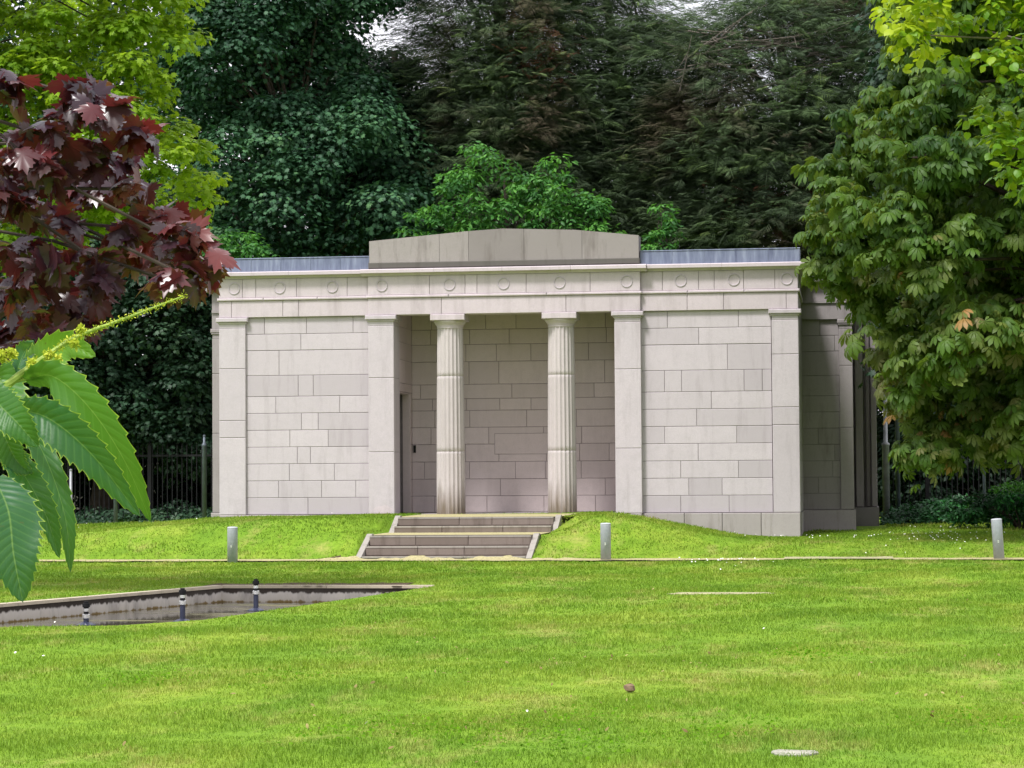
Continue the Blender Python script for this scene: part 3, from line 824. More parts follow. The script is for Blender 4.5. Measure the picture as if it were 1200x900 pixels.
def jet(px, pyb, ztop, label, white):
    p = at(px, pyb, z=WZ); x, y = p[0], p[1]; root = empty('fountain_jet', (x, y, WZ - .2), label, 'fountain jet', 'fountain jets standing in the pool')
    m = MB(); m.lathe([(.028, WZ - .25), (.028, ztop - .13)], (x, y), 14); m.build('pipe', M['navy'], root, False)
    m = MB(); m.lathe([(.036, ztop - .17), (.040, ztop - .165), (.040, ztop - .13), (.03, ztop - .125)], (x, y), 14, .5); m.build('collar', M['steel'], root)
    m = MB(); m.lathe([(.026, ztop - .128), (.026, ztop - .06), (.038, ztop - .055), (.038, ztop - .02), (.024, ztop - .018), (.024, ztop)], (x, y), 14); m.build('nozzle', M['dark_metal'], root)
    m = MB(); m.lathe([(.030, ztop - .10), (.030, ztop - .07)], (x, y), 14); m.build('clamp', M['steel'], root)
    m = MB(); m.lathe([(.10, WZ - .2), (.10, WZ + .01), (.05, WZ + .03), (.029, WZ + .035)], (x, y), 18); m.build('base', M['navy'], root)


jet(101, 733, .055, 'dark blue fountain pipe with bright collar, leftmost in the pool', 1)
jet(214, 729, .16, 'dark blue fountain pipe in the middle of the pool in front of the long wall', 0)
jet(300, 716, .165, 'dark blue fountain pipe near the far corner of the pool', 0)

# flush slabs and odd bits on the lawn
def flat_stone(name, c, rx, ry, mat, label, cat, th=.018, n=14, seed=0):
    rd = random.Random(seed); z = float(h_raw(c[0], c[1])); k = [1 + rd.uniform(-.18, .18) for _ in range(n)]
    V = []; 
    for zz, s_ in ((z - .02, 1.0), (z + th * .7, 1.0), (z + th, .93)):
        for j in range(n): an = 2 * math.pi * j / n; V.append((c[0] + rx * s_ * k[j] * math.copysign(abs(math.cos(an)) ** .6, math.cos(an)), c[1] + ry * s_ * k[j] * math.copysign(abs(math.sin(an)) ** .6, math.sin(an)), zz))
    F = [(i * n + j, i * n + (j + 1) % n, (i + 1) * n + (j + 1) % n, (i + 1) * n + j) for i in range(2) for j in range(n)] + [tuple(2 * n + j for j in range(n))]
    o_ = raw_mesh(name, V, F, mat); return tag(o_, label, cat)


p = at(845, 696.5, z=.02); flat_stone('stone_slab', p, .52, .15, M['slab_tan'], 'long thin tan stone strip lying flush in the lawn', 'slab', .012, 18, 1)
p = at(930, 888, z=.02); flat_stone('stone_slab', p, .095, .10, M['slab_white'], 'small pale stone showing through the grass at the bottom of the lawn', 'slab', .008, 12, 2)
p = at(738, 808, z=.02); m = MB(); m.blob((p[0], p[1], .03), (.035, .03, .025), .5, 0, 6); tag(m.build('earth_clod', M['clod']), 'small brown clod of dry earth lying on the mown lawn', 'clod')

# ------------------------------------------------------------------ foliage machinery
def norm(a): return a / (np.linalg.norm(a, axis=-1, keepdims=True) + 1e-9)


def frames(nrm, axis):
    nrm = norm(nrm); axis = norm(axis - (axis * nrm).sum(-1, keepdims=True) * nrm); x = np.cross(axis, nrm)
    return np.stack([x, axis, nrm], -1)          # columns: local x, y, z


def scatter(name, tmpl, P, R, S, tint, mat, parent=None, **kw):
    TV, TF = tmpl; TV = np.asarray(TV, float); TF = np.asarray(TF)
    N, nv = len(P), len(TV)
    V = (np.einsum('nij,vj->nvi', R, TV) * S[:, None, None] + P[:, None, :]).reshape(-1, 3)
    F = (TF[None] + (np.arange(N) * nv)[:, None, None]).reshape(-1, TF.shape[1])
    return raw_mesh(name, V, F, mat, parent, np.repeat(tint, len(TF)), **kw)


def fan(outline, c=(0, .4, .03), droop=.25):
    V = [c] + [(x, y, -droop * (x * x + max(0, y - .4) ** 2)) for x, y in outline]; n = len(outline)
    return V, [(0, 1 + i, 1 + (i + 1) % n) for i in range(n)]


def mirror(pts): return pts + [(-x, y) for x, y in reversed(pts) if abs(x) > 1e-6]


T_MAPLE = fan(mirror([(0, 0), (.30, .02), (.22, .18), (.52, .30), (.30, .42), (.44, .72), (.16, .62), (0, 1.0)]))
T_RED = fan(mirror([(0, .02), (.12, -.04), (.34, .0), (.24, .10), (.36, .12), (.55, .20), (.44, .28), (.58, .36), (.72, .46), (.50, .50), (.46, .60), (.30, .50), (.26, .58), (.34, .70), (.24, .74), (.22, .86), (.10, .84), (0, 1.08)]), (0, .30, .04), .35)
T_OVAL = fan(mirror([(0, 0), (.20, .22), (.24, .5), (.14, .8), (0, 1.0)]), (0, .45, .05), .35)
T_HEART = fan(mirror([(0, .06), (.22, 0), (.42, .16), (.46, .42), (.32, .72), (.10, .92), (0, 1.05)]), (0, .40, .03), .45)


def palmate():
    V = []; F = []
    for k, a in enumerate(np.radians([-118, -74, -36, 0, 36, 74, 118])):
        L = [.62, .85, .97, 1.05, .97, .85, .62][k]; b = len(V)
        prof = [(0, .0, 0), (.06, .25, .02), (.165, .58, -.03), (.19, .76, -.09), (.0, 1.0, -.20), (-.19, .76, -.09), (-.165, .58, -.03), (-.06, .25, .02), (0, .55, .035)]
        for x, y, z in prof:
            x, y, z = x * L * .95, y * L * (1 - .12 * y), z * L - .16 * y * L - .26 * y * y * L
            V.append((x * math.cos(a) + y * math.sin(a), -x * math.sin(a) + y * math.cos(a), z))
        F += [(b + 8, b + i, b + (i + 1) % 8) for i in range(8)]
    return V, F


T_PALM = palmate()


def feather(n=11, w=.28):
    V = []; F = []
    for i in range(n):
        y = .06 + .9 * i / n; L = w * (1 - .75 * i / n) + .03; z = -.18 * y * y
        for s in (-1, 1):
            b = len(V); dz = random.uniform(-.05, .02)
            V += [(0, y - .02, z), (s * L, y + L * .85, z - .05 + dz), (s * L * .55, y + L * .2 + .035, z - .01 + dz)]; F.append((b, b + 1, b + 2) if s < 0 else (b, b + 2, b + 1))
    b = len(V); V += [(-.012, 0, 0), (.012, 0, 0), (0, 1.0, -.2)]; F.append((b, b + 1, b + 2))
    return V, F


T_SPRAY = feather()


def edge_dist(px, py, poly):
    d = np.full(px.shape, 1e9); n = len(poly)
    for i in range(n):
        a = np.array(poly[i], float); b = np.array(poly[(i + 1) % n], float); ab = b - a
        t_ = np.clip(((px - a[0]) * ab[0] + (py - a[1]) * ab[1]) / (ab @ ab), 0, 1)
        d = np.minimum(d, np.hypot(px - a[0] - t_ * ab[0], py - a[1] - t_ * ab[1]))
    return d


def crown_centres(poly, dist, thick, n, edge_px, inset=0, front=.7, pocket=0.0, cell=70.0):
    """cluster centres filling a real volume: silhouette polygon x rounded depth"""
    xs = [p[0] for p in poly]; ys = [p[1] for p in poly]; out_ = []
    while len(out_) < n:
        px = rng.uniform(min(xs), max(xs), 4 * n); py = rng.uniform(min(ys), max(ys), 4 * n)
        ok = in_poly(px, py, poly); px, py = px[ok], py[ok]; e = edge_dist(px, py, poly); ok = e > inset; px, py, e = px[ok], py[ok], e[ok]
        half = thick * np.sqrt(np.clip(e / edge_px, 0, 1) * (2 - np.clip(e / edge_px, 0, 1)))
        if pocket:
            ph = [1.3 * dist, 2.1 * dist, .7 * dist]; fld = np.sin(px / cell * 2.1 + ph[0] + 1.3 * np.sin(py / cell * 1.7)) + np.sin(py / cell * 2.9 + ph[1] + 1.1 * np.sin(px / cell * 1.3)) + .7 * np.sin((px + py) / cell * 3.7 + ph[2])
            back = fld < -.9 + 1.6 * (pocket + (.45 * np.clip((py - 300) / 200, 0, 1) if dist == 39.5 else 0))
            half = np.where(back, half * -.3, half)
        q = rng.random(len(px)); q = np.where(rng.random(len(px)) < front, -1 + .5 * q, -1 + 2 * q)
        for a, b, c_ in zip(px, py, dist + half * q): out_.append((a, b, c_))
    out_ = np.array(out_[:n]); return np.array([at(a, b, d=c_) for a, b, c_ in out_]), out_


def clusters(C, per, rad, flat=.6, up=.7, jitter=.5, outward=None, droop=.6, shell=.55):
    """leaves on small domes round each centre -> P, R (leaf frames), index"""
    N = len(C) * per; idx = np.repeat(np.arange(len(C)), per)
    v = norm(rng.normal(size=(N, 3))); v[:, 2] = np.where(rng.random(N) < up, np.abs(v[:, 2]), v[:, 2])
    r_ = (shell + (1 - shell) * rng.random(N))[:, None] * np.broadcast_to(rad, (len(C),))[idx][:, None]
    P = C[idx] + v * r_ * np.array([1, 1, flat])
    nrm = norm(v * np.array([.8, .8, .8]) + np.array([0, 0, .8]) + rng.normal(size=(N, 3)) * jitter)
    ax = norm(v * np.array([1, 1, .2]) + np.array([0, 0, -droop]) + rng.normal(size=(N, 3)) * .5)
    return P, frames(nrm, ax), idx


def limb(m, a, b, r0, r1, k=6, sag=.15, n=6):
    a, b = np.asarray(a, float), np.asarray(b, float); L = np.linalg.norm(b - a); off = rng.normal(size=3) * .06 * L
    pts = [a + (b - a) * s_ + off * math.sin(math.pi * s_) + np.array([0, 0, sag * L * math.sin(math.pi * s_)]) for s_ in np.linspace(0, 1, n)]
    m.tube(pts, np.linspace(r0, r1, n), k); return pts


def trunk(root, base, top, r0, C, nl, mat, r_l=.06, k=10, name='trunk'):
    base = np.asarray(base, float); top = np.asarray(top, float); m = MB(); n = 9
    wob = rng.normal(size=3) * .04 * np.linalg.norm(top - base)
    pts = [base + (top - base) * s_ + wob * math.sin(3 * s_) * np.array([1, 1, 0]) for s_ in np.linspace(0, 1, n)]
    rad = r0 * (1 - .75 * np.linspace(0, 1, n)); rad[0] *= 1.35
    m.tube(pts, rad, k); pts = np.array(pts)
    if len(C) and nl:
        sel = C[rng.choice(len(C), min(nl, len(C)), replace=False)]
        for c_ in sel:
            d_ = np.linalg.norm(pts[2:] - c_ + np.array([0, 0, .25 * abs(c_[2] - base[2])]), axis=1); i = 2 + int(np.argmin(d_))
            L = np.linalg.norm(c_ - pts[i]); limb(m, pts[i], c_, min(r_l * (.4 + .15 * L), rad[i] * .7), .012 if r_l > .03 else .005, 5)
    return m.build(name, mat, root)


def tree(name, label, cat, poly, dist, thick, ncl, per, rad, size, tmpl, mat, base, top, r0, edge_px=60, group=None, nl=30, bark='bark', flat=.6, up=.7,
         jitter=.45, droop=.6, tint_f=None, front=.7, r_l=.06, inset=0, pocket=0.0, cell=70.0):
    C, raw = crown_centres(poly, dist, thick, ncl, edge_px, inset, front, pocket, cell)
    root = empty(name, tuple(base), label, cat, group)
    trunk(root, base, top, r0, C, nl, M[bark], r_l)
    rr = rad * rng.uniform(.55, 1.4, len(C)); P, R, idx = clusters(C, per, rr, flat, up, jitter, droop=droop)
    ct = rng.random(len(C)); tint = np.clip(.62 * ct[idx] + .38 * rng.random(len(P)) , 0, 1)
    if tint_f is not None: tint = np.clip(tint_f(tint, raw[idx], rng.random(len(P))), 0, 1)
    S = size * rng.uniform(.65, 1.2, len(P))
    scatter('crown', tmpl, P, R, S, tint, mat, root)
    return root


# --- background broadleaf trees, left
GB = 'dark trees behind the pavilion'
def gz(x, y): return float(h_raw(x, y))
def base_at(px, d, z=.1): v = at(px, 560, d=d); return np.array([v[0], v[1], z])
def top_at(px, py, d): return at(px, py, d=d)


tree('broadleaf_tree', 'tall dark green broadleaf tree above the left end of the pavilion roof', 'tree',
     [(195, -90), (455, -90), (455, 5), (400, 25), (400, 60), (440, 75), (430, 110), (470, 180), (500, 250), (470, 290), (330, 320), (215, 330), (200, 200)], 57.5, 2.6, 390, 220, .85, .125, T_MAPLE, M['f_syc'],
     base_at(330, 58.5), top_at(340, -60, 58.5), .35, 90, GB, 50, pocket=.42)
tree('broadleaf_tree', 'dark broadleaf tree behind the left railings with grey green lower leaves', 'tree',
     [(-60, 250), (60, 200), (200, 250), (262, 330), (262, 560), (150, 545), (60, 540), (-60, 560)], 57, 2.0, 300, 220, .72, .12, T_MAPLE, M['f_syc2'],
     base_at(120, 58.5), top_at(130, 230, 58), .28, 90, GB, 40)
tree('broadleaf_tree', 'dark broadleaf tree at the far left behind the red leaves', 'tree',
     [(-200, -60), (60, -90), (210, -60), (215, 200), (190, 330), (-100, 420), (-220, 200)], 62, 2.6, 290, 220, .85, .14, T_MAPLE, M['f_syc'],
     base_at(40, 62), top_at(40, -60, 62), .33, 90, GB, 30)
tree('broadleaf_tree', 'dark broadleaf tree between the left tree and the conifers behind the parapet', 'tree',
     [(380, 120), (440, 60), (520, 130), (560, 200), (570, 300), (400, 320), (370, 220)], 60, 2.0, 170, 190, .7, .125, T_MAPLE, M['f_syc2'],
     base_at(470, 61), top_at(460, 60, 61), .3, 80, GB, 30)

# --- conifers
def conifer(label, poly, dist, thick, ntier, base_px, top_py, mat=M['f_con'], seed=0, size=.62, per=34):
    C, raw = crown_centres(poly, dist, thick, ntier, 80, 0, .65)
    base = base_at(base_px, dist + .4); top = top_at(base_px, top_py, dist + .4)
    root = empty('conifer_tree', tuple(base), label, 'tree', GB)
    trunk(root, base, top, .38, C, 80, M['bark_grey'], .05)
    ax0 = C - np.array([base[0], base[1], 0]); ax0[:, 2] = 0; ax0 = norm(ax0 + rng.normal(size=ax0.shape) * .4)
    N = len(C) * per; idx = np.repeat(np.arange(len(C)), per)
    v = rng.normal(size=(N, 3)) * np.array([.62, .45, .09]); 
    P = C[idx] + v; P[:, 2] -= .10 * (v[:, 0] ** 2 + v[:, 1] ** 2)
    nrm = norm(np.array([0, 0, 1.0]) + rng.normal(size=(N, 3)) * .33); ax = norm(ax0[idx] * .8 + v * np.array([.9, .9, 0]) + rng.normal(size=(N, 3)) * .35 + np.array([0, 0, -.12]))
    ct = rng.random(len(C)); tint = np.clip(.7 * ct[idx] + .3 * rng.random(N), 0, 1)
    scatter('crown', T_SPRAY, P, frames(nrm, ax), size * rng.uniform(.6, 1.25, N), tint, mat, root)
    return root, C, base


c1 = conifer('dark layered conifer rising behind the parapet, left of the other conifers', [(470, -90), (640, -90), (680, 60), (690, 200), (640, 300), (520, 300), (490, 200), (500, 90)], 60, 2.3, 400, 585, -90)
c2 = conifer('broad dark conifer with flat branches behind the right half of the parapet', [(620, -60), (710, -50), (790, 30), (860, 150), (860, 310), (640, 310), (620, 150)], 61, 2.2, 400, 705, -10)
c3 = conifer('dark conifer with bare grey twigs above the right end of the roof', [(740, 22), (800, 34), (860, -6), (960, -30), (1060, -60), (1080, 120), (1060, 320), (800, 320), (780, 180)], 59.5, 2.4, 520, 900, 0)
c4 = conifer('dark conifer half hidden behind the horse chestnut on the right', [(950, -80), (1260, -80), (1280, 560), (980, 560), (1010, 300)], 63, 2.2, 480, 1110, -60)
# bare grey twigs and dead brown sprays on the third conifer
m = MB()
for (a, b, c_, d_, n_) in ((815, 55, 905, 25, 9), (835, 60, 930, 60, 12), (870, 45, 985, 30, 10), (800, 100, 880, 75, 9), (930, 70, 1010, 60, 10), (830, 120, 960, 95, 9)):
    for k in range(n_):
        p = at(a + rng.normal() * 12, b + rng.normal() * 10, d=57.3); q = at(c_ + rng.normal() * 22, d_ + rng.normal() * 18, d=57.0 + rng.random())
        pts = limb(m, p, q, .022, .006, 4, -.08)
        for j in range(3):
            s_ = pts[2 + j]; limb(m, s_, s_ + norm(rng.normal(size=3) + np.array([0, 0, -.4])) * rng.uniform(.3, .7), .009, .003, 3, -.1, 4)
m.build('bare_twigs', M['bark_grey'], c3[0])
for (px, py, rx_, ry_, cn, n_) in ((618, 50, 16, 26, c1, 60), (645, 68, 14, 14, c1, 40), (930, 225, 40, 12, c3, 110), (925, 245, 30, 16, c3, 80)):
    P = np.array([at(px + rng.normal() * rx_, py + rng.normal() * ry_, d=57.2 + rng.random() * .8) for _ in range(n_)])
    R = frames(rng.normal(size=(n_, 3)) * .5 + np.array([0, 0, 1]), rng.normal(size=(n_, 3)))
    scatter('dead_spray', T_SPRAY, P, R, rng.uniform(.35, .6, n_), rng.random(n_), M['f_con_brown'], cn[0])

# --- bright shrub trees just behind the roof
tree('shrub_tree', 'bright green leafy shrub tree directly behind the parapet', 'tree',
     [(480, 250), (500, 215), (540, 195), (570, 160), (590, 185), (620, 210), (650, 185), (690, 215), (720, 250), (710, 300), (640, 320), (500, 320), (470, 300)], 53.5, 1.0, 150, 70, .34, .13, T_OVAL, M['f_shrub'],
     base_at(600, 53.8), top_at(590, 210, 53.8), .12, 50, None, 40, r_l=.03, droop=.3)
tree('sapling', 'thin bright green sapling behind the lead roof right of the parapet', 'tree',
     [(758, 300), (760, 265), (768, 240), (778, 240), (790, 262), (792, 300)], 53.5, .35, 20, 40, .22, .12, T_OVAL, M['f_shrub'],
     base_at(774, 53.5), top_at(772, 245, 53.5), .04, 20, None, 10, r_l=.02, droop=.2)
tree('shrub_tree', 'small mid green shrub tree behind the left end of the roof', 'tree',
     [(235, 320), (240, 280), (275, 268), (310, 285), (320, 320)], 53.5, .6, 40, 60, .3, .12, T_OVAL, M['f_shrub'],
     base_at(275, 53.8), top_at(278, 285, 53.8), .07, 30, None, 14, r_l=.02)

# --- dense understorey behind everything: shrubs one after another
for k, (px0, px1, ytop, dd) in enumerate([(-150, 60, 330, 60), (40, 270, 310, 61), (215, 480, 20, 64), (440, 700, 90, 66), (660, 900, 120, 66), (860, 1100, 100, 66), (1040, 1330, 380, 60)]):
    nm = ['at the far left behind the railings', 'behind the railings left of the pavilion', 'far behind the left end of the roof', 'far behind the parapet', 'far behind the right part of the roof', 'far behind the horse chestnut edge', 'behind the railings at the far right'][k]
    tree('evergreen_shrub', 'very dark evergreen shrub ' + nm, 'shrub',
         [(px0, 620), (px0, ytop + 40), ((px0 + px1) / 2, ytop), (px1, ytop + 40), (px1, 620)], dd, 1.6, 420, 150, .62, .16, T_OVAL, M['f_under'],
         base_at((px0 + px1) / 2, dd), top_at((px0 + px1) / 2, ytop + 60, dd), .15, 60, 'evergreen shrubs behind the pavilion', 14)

# --- yellow green maple, left middle distance
def lime_t(t_, raw, r_): return t_ * .75 + .25 * np.clip((raw[:, 0] - 60) / 200, 0, 1) + .08 * (raw[:, 1] < 120)
tree('maple_tree', 'yellow green maple filling the upper left corner behind the red leaves', 'tree',
     [(-260, -160), (180, -160), (215, -40), (222, 20), (228, 50), (205, 90), (200, 130), (238, 165), (248, 205), (236, 245), (225, 280), (170, 300), (110, 270), (30, 330), (-80, 330), (-260, 200)], 27.5, 1.8, 560, 100, .27, .082, T_MAPLE, M['f_lime'],
     base_at(-290, 28.5, 0), top_at(-200, -250, 28.5), .2, 60, None, 60, 'bark', .6, .75, .45, .7, lime_t, .75, .03)

# --- horse chestnut, right
def hc_t(t_, raw, r_):
    low = np.clip((raw[:, 1] - 180) / 260, 0, 1); return t_ * .62 + .24 * low + np.where(r_ > .985 - .05 * low, .35, 0) + .12 * low * (raw[:, 0] < 1060) - .05
tree('horse_chestnut_tree', 'horse chestnut with browning palmate leaves hanging over the right end of the pavilion', 'tree',
     [(1080, -160), (1048, 30), (1035, 90), (1005, 118), (975, 140), (956, 175), (958, 225), (956, 270), (960, 322), (984, 348), (1000, 385), (1010, 425), (1020, 460), (1050, 480), (1060, 520), (1076, 565),
      (1110, 545), (1150, 535), (1200, 545), (1330, 520), (1430, 300), (1430, -160)], 39.5, 2.8, 1150, 18, .40, .200, T_PALM, M['f_hc'],
     base_at(1330, 40, .1), top_at(1330, -200, 40), .35, 110, None, 90, 'bark', .75, .8, .45, .75, hc_t, .85, .05, 3, .35, 60)

tree('broadleaf_tree', 'dark broadleaf tree added behind the horse chestnut to shade the right wing of the pavilion', 'tree',  # unseen tree, added to keep light off the right wing
     [(1030, -60), (1040, 120), (1035, 330), (1060, 440), (1130, 500), (1300, 500), (1420, 300), (1400, -60)], 45.5, 2.6, 300, 170, .75, .14, T_MAPLE, M['f_syc2'],
     base_at(1230, 46, .15), top_at(1230, -40, 46), .3, 90, None, 40)

# --- linden, right, nearer
def lin_t(t_, raw, r_): return t_ * .6 + .35 * np.exp(-((raw[:, 1] - 60) / 70) ** 2) * np.clip((1190 - raw[:, 0]) / 120, .2, 1) + .1  # yellower band in the crown stands for sunlit, backlit leaves
tree('linden_tree', 'linden branch with leaves tinted yellow for sunlight in the upper right corner', 'tree',
     [(1100, -120), (1060, -30), (1038, 20), (1040, 55), (1060, 70), (1085, 62), (1110, 80), (1140, 60), (1160, 90), (1175, 110), (1160, 130), (1110, 138), (1102, 150), (1140, 150), (1165, 160), (1165, 185), (1185, 200), (1170, 215), (1200, 228), (1400, 300), (1500, 0), (1400, -150)], 16.5, .7, 420, 26, .13, .062, T_HEART, M['f_linden'],
     base_at(1500, 17.2, 0), top_at(1500, -170, 17.2), .14, 40, None, 60, 'bark_grey', .6, .7, .5, .9, lin_t, .75, .015)

# --- copper maple leaves close by on the left
cl = [(8, 92, 20), (110, 100, 12), (125, 118, 22), (95, 135, 22), (130, 140, 24), (160, 150, 22), (60, 165, 22), (20, 180, 26), (100, 178, 26), (150, 190, 24), (60, 205, 26), (10, 220, 26), (110, 225, 28), (160, 225, 20), (40, 250, 22),
      (85, 265, 22), (170, 262, 24), (205, 252, 20), (225, 272, 20), (238, 290, 22), (200, 285, 24), (160, 300, 22), (245, 318, 18), (215, 318, 22), (222, 335, 10), (115, 300, 22), (75, 310, 26), (25, 300, 26), (5, 340, 26), (50, 345, 26), (95, 350, 24), (60, 385, 24), (20, 390, 26), (0, 430, 22), (100, 375, 14), (130, 330, 14), (40, 410, 18), (-40, 120, 40), (-60, 220, 50), (-60, 330, 50), (-50, 420, 40), (-30, 20, 30)]
C = []; 
for (a, b, r_) in cl: 
    a = a - 9 - (2 if a > 190 else 0)
    for k in range(2): C.append(at(a + rng.normal() * r_ * .25, b + rng.normal() * r_ * .25, d=6.3 + rng.uniform(-.35, .5)))
C = np.array(C); rr = np.repeat([r_ / FPX * 6.3 for *_, r_ in cl], 2)
rb = at(-560, 558, d=6.9); rb[2] = 0
rm = empty('copper_maple_tree', tuple(rb), 'copper maple with dark red and purple lobed leaves reaching in from the left', 'tree')
trunk(rm, rb, at(-520, -300, d=6.9), .07, C, 22, M['bark'], .005)
P, R, idx = clusters(C, 11, rr, .85, .5, .95, droop=1.2, shell=.3)
tint = np.clip(.25 + .35 * rng.random(len(C))[idx] + .55 * (rng.random(len(P)) - .45) + .22 * (np.array([a for a, *_ in cl] * 1)[idx // 2] > 150), 0, 1)
scatter('crown', T_RED, P, R, .072 * rng.uniform(.5, 1.25, len(P)), tint, M['f_red'], rm)

# --- sweet chestnut twig right in front of the lens side
D0 = 2.8
sc_b = at(-900, 558, d=3.1); sc_b[2] = 0
sc = empty('sweet_chestnut_tree', tuple(sc_b), 'sweet chestnut with long toothed leaves and a yellow catkin close at the left edge', 'tree')


def cr_curve(pts, n):
    pts = np.asarray(pts, float); P_ = np.vstack([2 * pts[0] - pts[1], pts, 2 * pts[-1] - pts[-2]]); out_ = []
    m_ = len(pts) - 1
    for s_ in np.linspace(0, m_, n):
        i = min(int(s_), m_ - 1); t_ = s_ - i; a, b, c_, d_ = P_[i:i + 4]
        out_.append(.5 * ((2 * b) + (-a + c_) * t_ + (2 * a - 5 * b + 4 * c_ - d_) * t_ ** 2 + (-a + 3 * b - 3 * c_ + d_) * t_ ** 3))
    return np.array(out_)


def hero_leaf(mid, W, fL, fR, tint, teeth=15, wav=.004):
    """mid: (px,py,d) midrib; W half width in m; fL/fR fold angles (deg) of the two halves away from the picture plane (+ towards the lens)"""
    ns, nc = teeth * 6 + 1, 6
    mc = cr_curve([at(a, b, d=c_) for a, b, c_ in mid], ns); V = []; UVs = []
    for i in range(ns):
        s_ = i / (ns - 1); t_ = norm(mc[min(i + 1, ns - 1)] - mc[max(i - 1, 0)]); view = norm(mc[i] - CAM)
        side = norm(np.cross(t_, view)); toward = norm(np.cross(side, t_)); 
        if toward @ view > 0: toward = -toward
        wd = W * (math.sin(math.pi * min(1, s_ * .97 + .03) ** .8) ** .72) * (1 if s_ < .97 else max(.05, (1 - s_) / .03))
        ph = (s_ * teeth) % 1.0; tooth = 1 + .30 * (ph ** 2) - .08
        for j in range(-nc, nc + 1):
            v_ = j / nc; fa = math.radians(fR if v_ > 0 else fL); av_ = abs(v_)
            ww = wd * (tooth if av_ == 1 else 1)
            shift = t_ * (av_ * .12 * wd + (.14 * wd * ph if av_ == 1 else 0))
            curl = fa * (1 - .35 * av_)
            p = mc[i] + side * (v_ * ww * math.cos(curl)) + toward * (av_ * ww * math.sin(curl)) + shift
            p = p + toward * (wav * math.sin(2 * math.pi * (s_ - .11 * av_) * 16) * av_ * .25 + .003 * math.sin(s_ * 9 + v_ * 2) * av_)
            V.append(p); UVs.append((s_, v_))
    k = 2 * nc + 1
    F = np.array([(i * k + j, i * k + j + 1, (i + 1) * k + j + 1, (i + 1) * k + j) for i in range(ns - 1) for j in range(k - 1)])
    raw_mesh('leaf', V, F, M['f_hero'], sc, np.full(len(F), tint), smooth=True, uv=UVs)


hero_leaf([(-6, 560, 2.72), (10, 600, 2.68), (16, 650, 2.66), (27, 706, 2.66)], .034, 25, -10, .02)
hero_leaf([(-20, 500, 2.80), (20, 545, 2.78), (52, 600, 2.76), (70, 655, 2.76)], .019, 62, 30, .12)
hero_leaf([(2, 470, 2.84), (45, 520, 2.83), (75, 600, 2.80), (83, 672, 2.80)], .015, 40, 10, .10)
hero_leaf([(-30, 440, 2.74), (-5, 470, 2.72), (20, 495, 2.70), (45, 524, 2.70)], .024, 20, 35, .4)
hero_leaf([(-10, 470, 2.78), (5, 510, 2.77), (20, 540, 2.77), (38, 556, 2.76)], .018, 20, 55, .5)
hero_leaf([(18, 478, 2.80), (60, 492, 2.77), (110, 535, 2.76), (165, 606, 2.77)], .027, 10, 50, .18)
hero_leaf([(30, 446, 2.84), (62, 441, 2.82), (105, 478, 2.80), (146, 540, 2.80), (178, 614, 2.83)], .024, -25, 45, .55)
hero_leaf([(28, 436, 2.92), (50, 420, 2.93), (80, 405, 2.94), (112, 418, 2.94)], .022, 30, 20, .85, 10)
hero_leaf([(20, 438, 2.90), (25, 420, 2.92), (32, 408, 2.93), (40, 400, 2.93)], .013, 30, 30, .1, 8)
hero_leaf([(-10, 440, 2.90), (0, 450, 2.9), (0, 500, 2.86), (-20, 560, 2.86)], .03, 10, 10, .5)
# twigs + trunk + limb
m = MB(); tw = cr_curve([at(-60, 480, d=2.86), at(0, 456, d=2.84), at(25, 438, d=2.84), at(55, 417, d=2.85), at(89, 395, d=2.86), at(150, 372, d=2.88), at(215, 347, d=2.90)], 40)
m.tube(tw, np.concatenate([np.linspace(.0065, .0035, 20), np.linspace(.0032, .0008, 20)]), 8); m.tube(cr_curve([at(8, 450, d=2.84), at(30, 444, d=2.84), at(55, 440, d=2.83)], 8), .0022, 6)
for a, b, c_, d_ in ((0, 455, 20, 478), (-5, 458, -2, 472), (-10, 460, -20, 500)): m.tube([at(a, b, d=2.84), at(c_, d_, d=2.80)], .002, 6)
m.build('twig', M['twig_green'], sc)
m = MB(); m.tube([sc_b, sc_b + np.array([.03, .02, 1.0]), sc_b + np.array([0, .05, 2.4]), sc_b + np.array([.05, .0, 4.2])], [.12, .09, .07, .03], 12)
limb(m, sc_b + np.array([.02, .02, 1.05]), at(-60, 480, d=2.86), .03, .0068, 8, .08); m.build('trunk', M['bark'], sc)
# catkin beads and fuzzy flower tufts
P = []; S = []
for i in range(22, 40):
    for k in range(34):
        P.append(tw[i] + rng.normal(size=3) * .0018 + norm(rng.normal(size=3)) * .0022 + (tw[min(i + 1, 39)] - tw[i]) * rng.random()); S.append(rng.uniform(.0018, .0034) * (1.1 - .5 * (i - 22) / 18))
for (px, py, r_, n_) in ((3, 418, .007, 200), (14, 414, .006, 160), (38, 427, .007, 200), (57, 416, .006, 150), (88, 403, .005, 120), (94, 386, .005, 120), (68, 420, .004, 60)):
    c_ = at(px, py, d=2.83)
    for k in range(n_): P.append(c_ + norm(rng.normal(size=3)) * r_ * rng.random() ** .4); S.append(rng.uniform(.002, .0045))
P = np.array(P); S = np.array(S); n_ = len(P)
scatter('catkin', T_OVAL, P, frames(rng.normal(size=(n_, 3)), rng.normal(size=(n_, 3))), S * 1.4, rng.random(n_), M['catkin'], sc)

m = MB(); m.box(-45, 45, 27, 27.4, 0, 2.7, .5); m.box(-45.05, 45.05, 26.95, 27.45, 2.7, 2.8, .5)  # wall added to block bright gaps showing through the railings
tag(m.build('added_back_wall', M['stone_dark']), 'added dark stone wall blocking bright gaps far behind the trees', 'wall')
